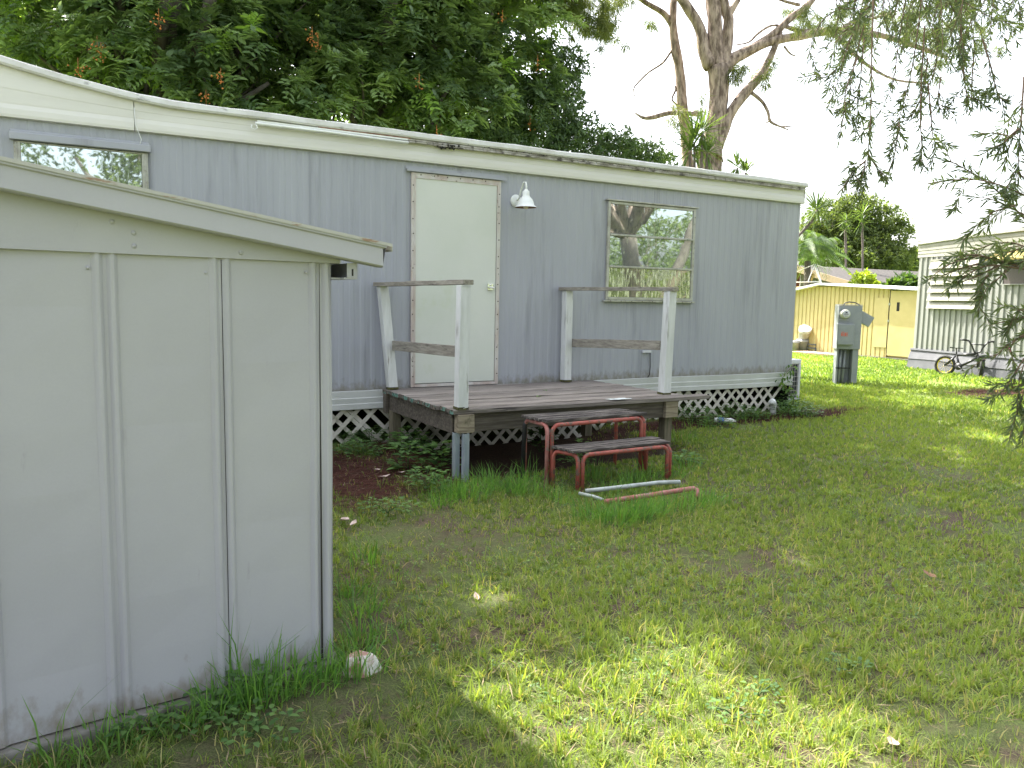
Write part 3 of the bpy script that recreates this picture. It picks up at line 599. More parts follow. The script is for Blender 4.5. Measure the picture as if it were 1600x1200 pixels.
m.add([(0, 0, .045), (0, 1.8, .045), (0, 1.8, 1.56), (0, 0, 1.56)], [(0, 1, 2, 3)]); m.add([(-2.45, 0, .045), (-2.45, 1.8, .045), (-2.45, 1.8, 1.56), (-2.45, 0, 1.56)], [(3, 2, 1, 0)]); m.add([(-2.45, 1.8, .045), (0, 1.8, .045), (0, 1.8, 1.56), (-2.45, 1.8, 1.56)], [(3, 2, 1, 0)])
m.build('wall', 'shed', sh)
m = MB()
for sx, wb in ((-.047, .0042), (-.392, .0012), (-1.088, .004)): m.add([(sx-wb, -.0045, .05), (sx+wb, -.0045, .05), (sx+.001, -.0045, 1.53), (sx-.001, -.0045, 1.53)], [(0, 1, 2, 3)])
m.build('panel_seams', 'dark', sh)
SL = .1417
def rz_(x): return 1.522+(.2-x)*SL if x > -1.3 else 1.522+1.5*SL-(-1.3-x)*SL
m = MB(); gx_ = [0.03, -.3, -.7, -1.0, -1.3, -1.6, -2.0, -2.4]
m.add([(x, -.016, 1.535) for x in gx_]+[(x, -.016, rz_(x)+.03) for x in gx_], [(i, i+1, i+9, i+8) for i in range(7)])
m.add([(x, -.016, 1.535) for x in gx_]+[(x, .004, 1.532) for x in gx_], [(i+1, i, i+8, i+9) for i in range(7)]); gp = m.build('gable_panel', 'shed', sh)
m = MB()
for xx, zz in ((-.66, 1.56), (-.66, 1.60), (-.72, 1.63), (-.33, 1.555), (-1.02, 1.56)): m.lathe([(.0, -.021), (.006, -.0205), (.008, -.0165)], (xx, 0, zz), 10, axis='y')
for k in range(7):
    for zz in (1.47,): m.lathe([(.0, -.006), (.005, -.0055), (.006, -.001)], (-.095-.347*k, 0, zz+random.uniform(-.03, .03)), 8, axis='y')
m.build('rivets', 'shed', sh)
m = MB(); fx = [.185, -.1, -.5, -.9, -1.3, -1.31, -1.7, -2.1, -2.7]
fp = [(-.03, .0), (-.068, 0.001), (-.075, .006), (-.072, .068), (-.080, .072), (-.080, .080), (-.07, .085), (-.02, .085)]
m.add([(x+(-.012 if j < 4 and i == 0 else 0), y, rz_(x)+z) for i, x in enumerate(fx) for j, (y, z) in enumerate(fp)], [(i*8+j, i*8+j+1, i*8+j+9, i*8+j+8) for i in range(8) for j in range(7)])
m.add([(.185, -.03, rz_(.185)), (.173, -.07, rz_(.185)), (.185, -.075, rz_(.185)+.083), (.185, -.02, rz_(.185)+.085)], [(0, 1, 2, 3)])
m.build('fascia', 'shed', sh)
m = MB(); m.add([(x, y, rz_(x)+.088) for x in (.205, -1.3, -2.72) for y in (-.084, 1.9)], [(0, 2, 3, 1), (2, 4, 5, 3)]); m.add([(x, y, rz_(x)+.0835) for x in (.205, -1.3, -2.72) for y in (-.084, 1.9)], [(1, 3, 2, 0), (3, 5, 4, 2)])
m.add([(x, -.084, rz_(x)+z) for x in (.205, -1.3, -2.72) for z in (.079, .0885+.002)], [(0, 1, 3, 2), (2, 3, 5, 4)]); m.add([(.206, y, rz_(.206)+z) for y in (-.084, 1.9) for z in (.062, .09)], [(0, 1, 3, 2)])
m.build('roof', 'shedroof', sh)
m = MB(); m.box((.035, -.035, 1.478), (.088, 1.8, 1.484)); m.box((.083, -.035, 1.484), (.088, 1.8, 1.538)); m.box((.046, -.038, 1.484), (.0825, -.034, 1.536)); m.box((.0, -.002, 1.478), (.034, 1.8, 1.483)); m.build('eave_channel', 'shed', sh)
m = MB(); m.box((.064, -.0395, 1.49), (.07, -.0385, 1.515)); m.build('rust_hole', 'dark', sh)
m = MB(); m.box((-2.5, -.035, -.06), (.03, 1.85, .04), jit=.004); m.build('concrete_base', 'conc', sh, bevel=.01)
# broken chunk by the corner
m = MB(); c0 = np.array([.93, -4.46, .02])
pts = [(-.07, -.03, -.02), (.0, -.06, -.02), (.085, -.03, -.02), (.09, .03, -.02), (.02, .06, -.02), (-.06, .04, -.02), (-.05, -.02, .055), (.0, -.035, .065), (.055, -.02, .05), (.06, .02, .035), (.01, .04, .06), (-.04, .03, .05)]
m.add([c0+np.array(p) for p in pts], [(0, 1, 7, 6), (1, 2, 8, 7), (2, 3, 9, 8), (3, 4, 10, 9), (4, 5, 11, 10), (5, 0, 6, 11), (6, 7, 8, 9, 10, 11)]); o = m.build('rubble_chunk', 'chunk', None, bevel=.012)
tag(o, 'broken white and pink rubble chunk at the foot of the grey shed corner', 'rubble')

# ------------------------------------------------------------------ utility pedestal
pd = empty('utility_pedestal', (12.17, 2.08, 0), 'grey utility pedestal with round glass electric meter standing on the lawn', 'utility meter', R(-36))
m = MB(); m.box((-.17, -.06, -.05), (-.14, .12, .66)); m.box((.09, -.10, -.05), (.19, .12, .66)); m.box((-.1399, .08, -.05), (.0899, .12, .66)); m.build('channel_post', 'meter', pd, bevel=.004)
for xx in (-.09, -.02): m = MB(); m.tube([(xx-.01, 0, -.05), (xx+.01, 0, .64)], .024, 10); m.build('conduit', 'meter', pd)
m = MB(); m.box((-.175, -.075, .28), (.07, -.055, .30)); m.box((-.165, -.055, .272), (-.10, .0, .305)); m.build('clamp', 'black', pd)
m = MB(); m.box((-.20, -.13, .63), (.20, .12, 1.40)); m.box((-.2005, -.1305, 1.405), (.2005, .1205, 1.418)); m.build('tall_box', 'meter', pd, bevel=.006)
m = MB(); m.box((-.23, -.22, .71), (.06, -.1305, 1.08)); lb = m.build('breaker_box', 'meter', pd, bevel=.006)
m = MB(); m.box((-.215, -.226, .72), (.045, -.2205, 1.07)); m.build('cover', 'meter', lb, bevel=.003)
m = MB()   # spray painted letters E E
for ox, sc in ((-.155, 1.0), (-.095, .95)):
    m.box((ox-.008, -.2285, .865), (ox+.006, -.2268, .925))
    for zz in (.865, .890, .915): m.box((ox+.0061, -.2285, zz), (ox+.045*sc, -.2268, zz+.011))
m.box((-.165, -.2285, .938), (-.115, -.2268, .942)); m.build('painted_letters', 'mark', lb)
m = MB(); m.lathe([(.088, -.14), (.088, -.155), (.080, -.158), (.078, -.215), (.068, -.232), (.0, -.236)], (-.10, 0, 1.25), 24, axis='y'); mt = m.build('meter', 'meterglass', pd)
m = MB(); m.lathe([(.0, -.2375), (.058, -.2372), (.06, -.2362)], (-.10, 0, 1.25), 20, axis='y'); m.build('dial', 'acw', mt)
m = MB(); m.box((-.135, -.2395, 1.245), (-.065, -.238, 1.258)); m.box((-.118, -.2395, 1.268), (-.082, -.238, 1.292)); m.box((-.125, -.2395, 1.215), (-.075, -.238, 1.222)); m.build('dial_marks', 'black', mt)
m = MB(); m.box((-.19, -.137, 1.145), (-.02, -.1315, 1.152)); m.build('box_lip', 'acw', pd)
# tilted open cover
m = MB(); P = Vector((.20, -.02, 1.33)); dx = Vector((.245, -.01, -.135)); dz = Vector((-.10, 0, -.185))*.9; dy = Vector((0, .10, 0))
vs = [P+dx*a+dz*c+dy*b for c in (0, 1) for b in (0, 1) for a in (0, 1)]
m.add(vs, [(0, 2, 3, 1), (4, 5, 7, 6), (0, 1, 5, 4), (2, 6, 7, 3), (0, 4, 6, 2), (1, 3, 7, 5)]); m.build('hinged_box', 'meter', pd, bevel=.006)
m = MB(); m.tube([(-.10, -.02, 1.40), (-.07, -.02, 1.445), (0, -.02, 1.465), (.10, -.02, 1.455), (.17, -.02, 1.42), (.20, -.02, 1.38)], .010, 8); m.build('cable', 'black', pd)

# ------------------------------------------------------------------ yellow shed
ys_ = empty('yellow_shed', (19.0, 8.8, 0), 'pale yellow ribbed metal shed with white gable roof beyond the lawn', 'shed', math.atan2(-1, -.02))
m = MB(); pr = []; x = -2.0
while x < 2.78: pr += [(x, 0), (x+.10, 0), (x+.112, .018), (x+.128, .018)]; x += .14
pr = [p for p in pr if p[0] < 2.78]+[(2.78, 0)]
m.add([(a, b, z) for a, b in pr for z in (.05, 1.92)], [(2*i, 2*i+2, 2*i+3, 2*i+1) for i in range(len(pr)-1)])
m.add([(2.79, 0, .05), (2.79, .03, .05), (2.79, .03, 1.92), (2.79, 0, 1.92)], [(0, 1, 2, 3)]); m.box((-2, .05, .05), (4.5, 2.4, 1.74)); m.build('wall', 'yellow', ys_)
m = MB(); m.box((2.82, -.02, .10), (4.0, .02, 1.80)); yd = m.build('door', 'yellow', ys_)
m = MB(); m.box((3.02, -.023, 1.27), (3.10, -.0205, 1.50)); m.box((2.795, -.012, .08), (2.815, .02, 1.80)); m.build('door_slot', 'dark', yd)
m = MB(); m.box((3.95, -.05, 1.30), (4.0, -.021, 1.33)); m.box((2.785, -.03, 1.42), (2.83, -.0205, 1.48)); m.box((2.785, -.03, .98), (2.83, -.0205, 1.04)); m.build('hinge', 'alu', yd)
m = MB(); m.box((4.0, -.01, .05), (4.5, .03, 1.85)); m.build('corner_panel', 'yellow', ys_)
m = MB(); m.box((2.38, -.014, .30), (2.78, -.002, 1.62)); m.build('patch_panel', 'yellow', ys_)
m = MB(); pk = .59; e0, e1 = -2.1, 4.6; zp, za, zb = 2.02, 1.80, 1.82
m.add([(e0, -.18, 1.52), (pk, -.18, zp), (e1, -.18, zb), (e0, 2.5, 1.52), (pk, 2.5, zp), (e1, 2.5, zb)]+[(e0, -.18, 1.46), (pk, -.18, zp-.06), (e1, -.18, zb-.06), (e0, 2.5, 1.46), (pk, 2.5, zp-.06), (e1, 2.5, zb-.06)],
      [(0, 1, 4, 3), (1, 2, 5, 4), (9, 10, 7, 6), (10, 11, 8, 7), (6, 7, 1, 0), (7, 8, 2, 1), (2, 8, 11, 5)]); m.build('roof', 'roofwhite', ys_)
m = MB(); m.box((-2, -.06, -.02), (4.6, .3, .045), jit=.005); m.build('sill', 'conc', ys_)
# slab, buckets, crate, pot in front of it
o = MB(); 
def yl(x, y, z=0): a = math.atan2(-1, -.02); c, s = math.cos(a), math.sin(a); return Vector((19.0+x*c-y*s, 8.8+x*s+y*c, z))
sb = MB(); sb.add([yl(x, y, z) for z in (.0, .06) for x, y in ((.35, -.95), (1.75, -.75), (1.7, -.25), (.4, -.25))], [(3, 2, 1, 0), (4, 5, 6, 7), (0, 1, 5, 4), (1, 2, 6, 5), (2, 3, 7, 6), (3, 0, 4, 7)])
tag(sb.build('paving_slab', 'slab'), 'flat reddish paving slab on the grass before the yellow shed', 'slab')
def bucket(name, c, r0, r1, h, mat, label, tilt=None, lid=False):
    b = empty(name, c, label, 'bucket'); m = MB(); T = tilt or Matrix.Identity(3)
    m.lathe([(0, 0), (r0, 0), (r1, h*.8), (r1+.012, h*.8), (r1+.012, h*.86), (r1, h*.86), (r1+.008, h), (r1-.012, h), (r0-.01, .02)], (0, 0, 0), 22, tilt=T); m.build('body', mat, b)
    if lid: m = MB(); m.lathe([(0, h+.012), (r1, h+.012), (r1+.012, h+.005), (r1+.012, h-.02)], (0, 0, 0), 22, tilt=T); m.build('lid', 'whiteplastic', b)
    m = MB(); m.torus(T @ Vector((0, 0, h*.8)), r1+.01, .003, T @ Vector((0, .35, 1)), 20, 5); m.build('handle', 'silver', b); return b
b1 = Vector(tuple(gr(1254, 550))); bucket('bucket', b1, .15, .18, .38, 'bucketg', 'grey bucket standing on the grass under the tipped white one')
bucket('bucket', b1+Vector((0, 0, .40)), .14, .165, .36, 'bucket', 'white bucket with lid tipped on top of the grey bucket', Matrix.Rotation(R(28), 3, 'X') @ Matrix.Rotation(R(-20), 3, 'Y'), True)
bucket('bucket', Vector(tuple(gr(1240, 550))), .13, .15, .34, 'bucketg', 'second grey bucket half hidden by the end of the grey home')
cr_ = Vector(tuple(gr(1271, 551))); ct = empty('storage_crate', cr_, 'small dark crate on the ground right of the buckets', 'crate', R(8)); m = MB()
for zz in (.02, .12, .22): m.box((-.13, -.13, zz), (.13, -.12, zz+.04)); m.box((-.13, .12, zz), (.13, .13, zz+.04)); m.box((-.13, -.1199, zz), (-.12, .1199, zz+.04)); m.box((.12, -.1199, zz), (.13, .1199, zz+.04))
for sx in (-.135, .125):
    for sy in (-.135, .125): m.box((sx, sy, 0), (sx+.01, sy+.01, .27))
m.box((-.12, -.12, 0), (.12, .12, .012)); m.build('slats', 'meterdark', ct)
m = MB(); m.box((-.12, -.138, .07), (-.03, -.1355, .15)); m.build('label_patch', 'blue', ct)
pt = gr(1348, 556); pot = empty('flower_pot', pt, 'pale stone flower pot with small green plant by the yellow shed', 'flower pot')
m = MB(); m.lathe([(0, 0), (.15, 0), (.20, .20), (.235, .21), (.24, .27), (.21, .27), (.19, .22), (0, .21)], (0, 0, 0), 22); m.build('pot', 'pot', pot)
n = 90; a = rng.random(n)*6.28; B = np.array(pt)+np.stack([np.cos(a)*.12*rng.random(n), np.sin(a)*.12*rng.random(n), np.full(n, .22)], 1); ovals('plant', B, np.stack([np.cos(a)*.8, np.sin(a)*.8, rng.random(n)+.3], 1), .12, .05, 'l_bright', pot)
# white clothes line frame behind it
cl = empty('clothesline_frame', (19.9, 9.2, 0), 'white pole frame with stay wires rising above the yellow shed roof', 'clothesline')
T_ = dp(1273, 413, 25); m = MB(); m.tube([T_, dp(1285, 449, 25)], .035, 8); bs_ = dp(1286, 452, 25); m.tube([bs_, (bs_[0], bs_[1], -.05)], .035, 8); m.build('pole', 'polew', cl, True)
m = MB(); m.tube([dp(1238, 441, 25), dp(1283, 440, 25)], .02, 6); m.tube([T_, dp(1230, 430, 25.6)], .012, 6); m.tube([T_, dp(1300, 421, 25.6)], .01, 6); m.tube([T_, dp(1262, 441, 24.8)], .018, 6); m.build('stay', 'polew', cl, True)
m = MB(); m.beam(dp(1271, 428, 26), dp(1250, 470, 26), .10, .08); m.build('brace', 'poley', cl, True)

# house behind
hs = empty('shingled_house', tuple(dp(1330, 470, 40)[:2])+(0,), 'low house with grey shingle roof behind the yellow shed', 'house')
A = dp(1232, 413, 34); B_ = dp(1272, 416, 38); Cc = dp(1350, 444, 30); E1 = dp(1440, 424, 42); E2 = dp(1445, 452, 30); A2 = dp(1215, 413, 38)
m = MB(); e0 = dp(1225, 415, 31); thick = np.array([0, 0, -.12])
P = [dp(1215, 413, 36), dp(1450, 425, 40), dp(1455, 455, 29), dp(1350, 446, 27.5), dp(1238, 414, 31)]
m.add([tuple(p) for p in P]+[tuple(p+thick) for p in P], [(0, 1, 2, 3, 4), (9, 8, 7, 6, 5), (4, 3, 8, 9), (3, 2, 7, 8)]); m.build('roof', 'shingle', hs, True)
m = MB(); m.beam(P[4]+np.array([-.03, -.03, -.10]), P[3]+np.array([-.03, -.03, -.12]), .05, .24); m.build('fascia', 'tan', hs, True)
w0 = dp(1205, 430, 33); w1 = dp(1345, 450, 31.5); w2 = dp(1420, 450, 33)
m = MB(); m.add([(w0[0], w0[1], 0), (w1[0], w1[1], 0), (w1[0], w1[1], 2.2), (w0[0], w0[1], 3.35), (w2[0], w2[1], 0), (w2[0], w2[1], 2.1)], [(0, 1, 2, 3), (1, 4, 5, 2)]); m.build('wall', 'brick', hs, True)
q0 = dp(1251, 436, 31.0); q1 = dp(1297, 436, 30.6); m = MB(); m.add([(q0[0], q0[1], 1.2), (q1[0], q1[1], 1.2), (q1[0], q1[1], 2.55), (q0[0], q0[1], 2.55), (q0[0]+.3, q0[1]+.3, 1.2), (q0[0]+.3, q0[1]+.3, 2.55), (q1[0]+.3, q1[1]+.3, 1.2), (q1[0]+.3, q1[1]+.3, 2.55)], [(0, 1, 2, 3), (4, 0, 3, 5), (1, 6, 7, 2), (3, 2, 7, 5)]); m.build('wall_panel', 'conc', hs, True)

# ------------------------------------------------------------------ neighbour mobile home
nr = math.atan2(-.966, -.26)
nh = empty('mobile_home', (16.88, 3.9, 0), 'off white ribbed mobile home with shuttered window behind the bicycles', 'mobile home', nr)
LN = 9.0
def nroof(x): return 2.85+.11*math.sin(min(max(x, 0)/3.4, 1)*math.pi/2)-(.11*max(0, (x-3.4)/5))
m = MB(); pr = []; x = 0
while x < LN: pr += [(x, 0), (x+.05, 0), (x+.065, -.024), (x+.105, -.024), (x+.12, 0)]; x += .15
m.add([(a, b, z) for a, b in pr for z in (.42, 2.52)], [(2*i, 2*i+2, 2*i+3, 2*i+1) for i in range(len(pr)-1)])
m.add([(0, 0, .05), (0, 9, .05), (0, 9, 2.8), (0, 0, 2.8)], [(0, 1, 2, 3)]); m.box((.0, 9, 0), (LN, 9.05, 2.8)); m.build('wall', 'nwall', nh)
m = MB(); rows = []
for k in range(4): rows += [(-.030, 2.5+k*.085), (-.022, 2.5+k*.085+.08)]
xsn = list(np.arange(-.03, LN, .25)); m.sweep(rows, xsn, lambda x, j, y, z: (y, 2.5+(z-2.5)*(nroof(x)-2.5-.06)/.335)); m.build('lap_siding', 'nband', nh)
m = MB(); m.sweep([(-.02, -.075), (-.05, -.07), (-.06, -.06), (-.055, .0), (.3, .03)], xsn, lambda x, j, y, z: (y, nroof(x)+z)); m.add([(-.035, -.05, 2.78), (-.035, 9, 2.78), (-.035, 9, 2.87), (-.035, -.05, 2.87)], [(0, 1, 2, 3)]); m.build('roof_edge', 'nroof', nh)
m = MB(); m.sweep([(.05, .01), (4.5, .12), (9, .0)], xsn, lambda x, j, y, z: (y, nroof(x)+z)); m.build('roof', 'roof', nh)
m = MB(); m.sweep([(-.0, .46), (-.05, .455), (-.06, .42), (-.03, .41), (-.10, .22), (-.085, .21), (-.13, -.02)], xsn, lambda x, j, y, z: (y+math.sin(x*3)*.012, z+(math.sin(x*2.1)*.015 if j > 3 else 0))); m.build('skirting', 'nskirt', nh)
def shutter(x0, x1, zt, zb):
    fr = MB(); fr.box((x0-.03, -.05, zb), (x0, -.024, zt)); fr.box((x1, -.05, zb), (x1+.03, -.024, zt)); fr.box((x0-.03, -.06, zt), (x1+.03, -.024, zt+.04)); w_ = fr.build('window', 'nband', nh)
    s_ = MB(); n_ = 6; dz = (zt-zb)/n_
    for k in range(n_): z = zt-k*dz; s_.add([(x0, -.05, z), (x1, -.05, z), (x1, -.12, z-dz*.95), (x0, -.12, z-dz*.95), (x0, -.055, z-dz), (x1, -.055, z-dz)], [(0, 3, 2, 1), (3, 4, 5, 2)])
    s_.build('shutter', 'shutter', w_)
shutter(.42, 1.72, 2.40, 1.36)
m = MB(); m.box((1.0, -.10, 2.43), (1.75, -.03, 2.50)); m.build('vent_box', 'ochre', nh) if False else None
m = MB(); m.add([(2.13, -.03, 2.53), (4.3, -.03, 2.53), (4.3, -.35, 2.36), (2.13, -.35, 2.36), (2.13, -.35, 2.33), (4.3, -.35, 2.33)], [(0, 3, 2, 1), (3, 4, 5, 2)]); m.build('awning', 'ochre', nh)
fr = MB(); fr.box((2.27, -.05, 1.88), (2.31, -.024, 2.36)); fr.box((3.9, -.05, 1.88), (3.94, -.024, 2.36)); fr.box((2.27, -.06, 1.86), (3.94, -.024, 1.8799)); w_ = fr.build('window', 'nwall', nh)
m = MB(); m.box((2.31, -.04, 1.88), (3.9, -.03, 2.36)); m.build('pane', 'screen', w_)

# ------------------------------------------------------------------ bicycles
def bike(name, loc, rz, wr, fm, rm, tm, label, steer, rm2=None):
    b = empty(name, loc, label, 'bicycle', rz); wb = wr*3.3; y0 = 0
    def wheel(cx, ax, nm='wheel'):
        rim_m = rm
        m = MB(); m.torus((cx, 0, wr), wr-.022, .029, ax, 30, 8); wl = m.build(nm, tm, b)
        m = MB(); m.torus((cx, 0, wr), wr-.05, .012, ax, 30, 6)
        A = Vector(ax).normalized(); u = A.cross(Vector((0, 0, 1))).normalized(); v = A.cross(u)
        for k in range(12): t = k*math.pi/6; m.tube([Vector((cx, 0, wr))+A*.02*(1 if k % 2 else -1), Vector((cx, 0, wr))+(u*math.cos(t)+v*math.sin(t))*(wr-.05)], .0022, 4)
        m.build('rim', rm, wl); m = MB(); m.tube([Vector((cx, 0, wr))-A*.05, Vector((cx, 0, wr))+A*.05], .016, 8); m.build('hub', 'silver', wl)
    sx, cy = math.sin(steer), math.cos(steer)
    wheel(0, (0, 1, 0)); rm = rm2 or rm; wheel(wb, (-sx, cy, 0))
    bb = (wb*.42, 0, wr*.98); hd = (wb*.86, 0, wr*2.35); hl = (wb*.90, 0, wr*2.02); stp = (wb*.30, 0, wr*2.1); h = wr
    m = MB(); m.tube([hl, bb], .027, 8); m.tube([hd, stp], .025, 8); m.tube([bb, stp], .022, 8); m.tube([hd, hl], .030, 8)
    for s in (-.05, .05): m.tube([bb, (0, s, wr)], .015, 6); m.tube([stp, (0, s, wr)], .014, 6)
    m.build('frame', fm, b)
    F = Vector((cy, sx, 0)); Sd = Vector((-sx, cy, 0)); m = MB(); tp = Vector(hl)-F*.0
    m.tube([tp+Sd*.0, Vector((wb, 0, wr*2.12))], .02, 8)
    for s in (-.055, .055): m.tube([Vector((wb, 0, wr*2.12))+Sd*s, Vector((wb, 0, wr))+Sd*s], .019, 6)
    m.tube([Vector((wb, 0, wr*2.12))-Sd*.055, Vector((wb, 0, wr*2.12))+Sd*.055], .014, 6); m.build('fork', fm, b)
    m = MB(); H0 = Vector(hd)+Vector((0, 0, .03)); m.tube([H0-Sd*.29+Vector((-.03, 0, .24)), H0-Sd*.17+Vector((0, 0, .23)), H0-Sd*.10+Vector((0, 0, .12)), H0-Sd*.045, H0+Sd*.045, H0+Sd*.10+Vector((0, 0, .12)), H0+Sd*.17+Vector((0, 0, .23)), H0+Sd*.29+Vector((-.03, 0, .24))], .017, 8)
    m.tube([H0-Sd*.12+Vector((0, 0, .16)), H0+Sd*.12+Vector((0, 0, .16))], .013, 6); m.tube([Vector(hd), H0+F*.03], .022, 8)
    hb = m.build('handlebar', fm, b); m = MB()
    for s in (-1, 1): m.tube([H0+Sd*s*.30+Vector((-.03, 0, .24)), H0+Sd*s*.19+Vector((-.005, 0, .235))], .019, 8); m.tube([H0+Sd*s*.20+F*.02+Vector((0, 0, .21)), H0+Sd*s*.14+F*.06+Vector((0, 0, .19))], .008, 5)
    m.build('grips', 'black', hb)
    m = MB(); S_ = Vector(stp)+Vector((-.02, 0, .14)); m.tube([Vector(stp), S_], .012, 8); m.add([S_+Vector(v) for v in ((-.11, -.06, .025), (-.11, .06, .025), (0, .035, .01), (.13, .015, .02), (.13, -.015, .02), (0, -.035, .01), (-.11, -.05, 0), (-.11, .05, 0), (.12, 0, 0))], [(0, 5, 2, 1), (5, 4, 3, 2), (0, 1, 7, 6), (1, 2, 8, 7), (2, 3, 8), (5, 0, 6, 8), (4, 5, 8), (3, 4, 8), (6, 7, 8)]); m.build('saddle', 'black', b)
    m = MB(); Bb = Vector(bb); m.lathe([(.0, -.055), (.075, -.055), (.075, -.047), (0, -.047)], Bb, 16, axis='y'); m.tube([Bb+Vector((0, -.06, 0)), Bb+Vector((.11, -.065, -.08))], .010, 6); m.tube([Bb+Vector((0, .06, 0)), Bb+Vector((-.11, .065, .08))], .010, 6); m.tube([Bb+Vector((.11, -.065, -.08)), Bb+Vector((.11, -.17, -.08))], .018, 6); m.tube([Bb+Vector((-.11, .065, .08)), Bb+Vector((-.11, .17, .08))], .018, 6); m.build('cranks', 'black', b)
    return b
br = gr(1481, 584); bf = gr(1524, 588)
dirb = math.atan2(-.966+.25, -.26-.25); bk = bike('bicycle', (br[0]-.30, br[1]-.1, -.01), R(-128), .205, 'bikeframe', 'rimy', 'tyre', 'small black bicycle with yellow rear rim leaning by the white mobile home', R(-66), 'bikeframe')
bk.rotation_euler = (R(-5), 0, R(-80))
pk_ = gr(1553, 590); b2 = bike('bicycle', (pk_[0], pk_[1], -.01), R(-100), .16, 'pink', 'violet', 'whiteplastic', 'small pink and lilac bicycle half hidden behind hanging leaves', R(-25))
m = MB(); 
for s in (0, .04): m.tube([(.05+s, -.09, .02), (.16+s, -.10, .40)], .012, 6)
m.build('training_stay', 'teal', b2)

# ------------------------------------------------------------------ small litter
bt = gr(1131, 657, .04); b = empty('plastic_bottle', bt, 'crushed clear plastic bottle with blue print lying by the lattice', 'bottle', R(-35)); m = MB()
m.lathe([(0, -.11), (.03, -.11), (.034, -.09), (.028, -.03), (.033, 0), (.027, .05), (.032, .08), (.014, .12), (.013, .14), (0, .14)], (0, 0, .0), 14, axis='x'); m.build('body', 'whiteplastic', b)
m = MB(); m.lathe([(.0342, -.035), (.0345, 0), (.0342, .03)], (-.03, 0, .0), 14, axis='x'); m.build('label_band', 'blue', b)
pp = gr(1187, 640, 0); b = empty('drainpipe', (7.85, -.20, 0), 'white plastic pipe elbow sticking up beside the broken lattice', 'pipe'); m = MB()
m.tube([(0, 0, -.05), (0, 0, .13), (-.01, -.005, .165), (-.04, -.02, .18), (-.07, -.04, .17)], .036, 14); m.build('elbow', 'whiteplastic', b); m = MB(); m.tube([(-.065, -.036, .172), (-.09, -.052, .16)], .043, 14); m.build('collar', 'whitemetal', b)
k = 0
for (x, y, s, mt, lb_) in ((1452, 903, .045, 'deadleaf', 'curled brown dead leaf on the lawn at right'), (538, 817, .06, 'paleleaf', 'largest pale leaf on the dirt beside the shed corner'), (552, 822, .04, 'paleleaf', 'pale leaf touching the larger one beside the shed'), (600, 748, .05, 'paleleaf', 'pinkish leaf in the middle of the red pine straw'), (588, 737, .04, 'paleleaf', 'small pale leaf on the red pine straw nearer the lattice'), (627, 741, .035, 'paleleaf', 'pale leaf at the right edge of the pine straw'), (1395, 1168, .04, 'paleleaf', 'pale leaf in the grass at the lower right'), (745, 938, .035, 'paleleaf', 'pale leaf in the thin grass at the middle left')):
    p = gr(x, y, .01); a = random.uniform(0, 6); c, n = math.cos(a), math.sin(a); m = MB()
    q = [(-1, 0, .15), (-.4, .42, .1), (.4, .38, .3), (1, .05, .5), (.4, -.4, .2), (-.4, -.4, .25), (0, 0, -.02)]
    m.add([(p[0]+s*(u*c-v*n), p[1]+s*(u*n+v*c), .022+s*w_) for u, v, w_ in q], [(0, 1, 6), (1, 2, 6), (2, 3, 6), (3, 4, 6), (4, 5, 6), (5, 0, 6)]); tag(m.build('fallen_leaf', mt), lb_, 'leaf')

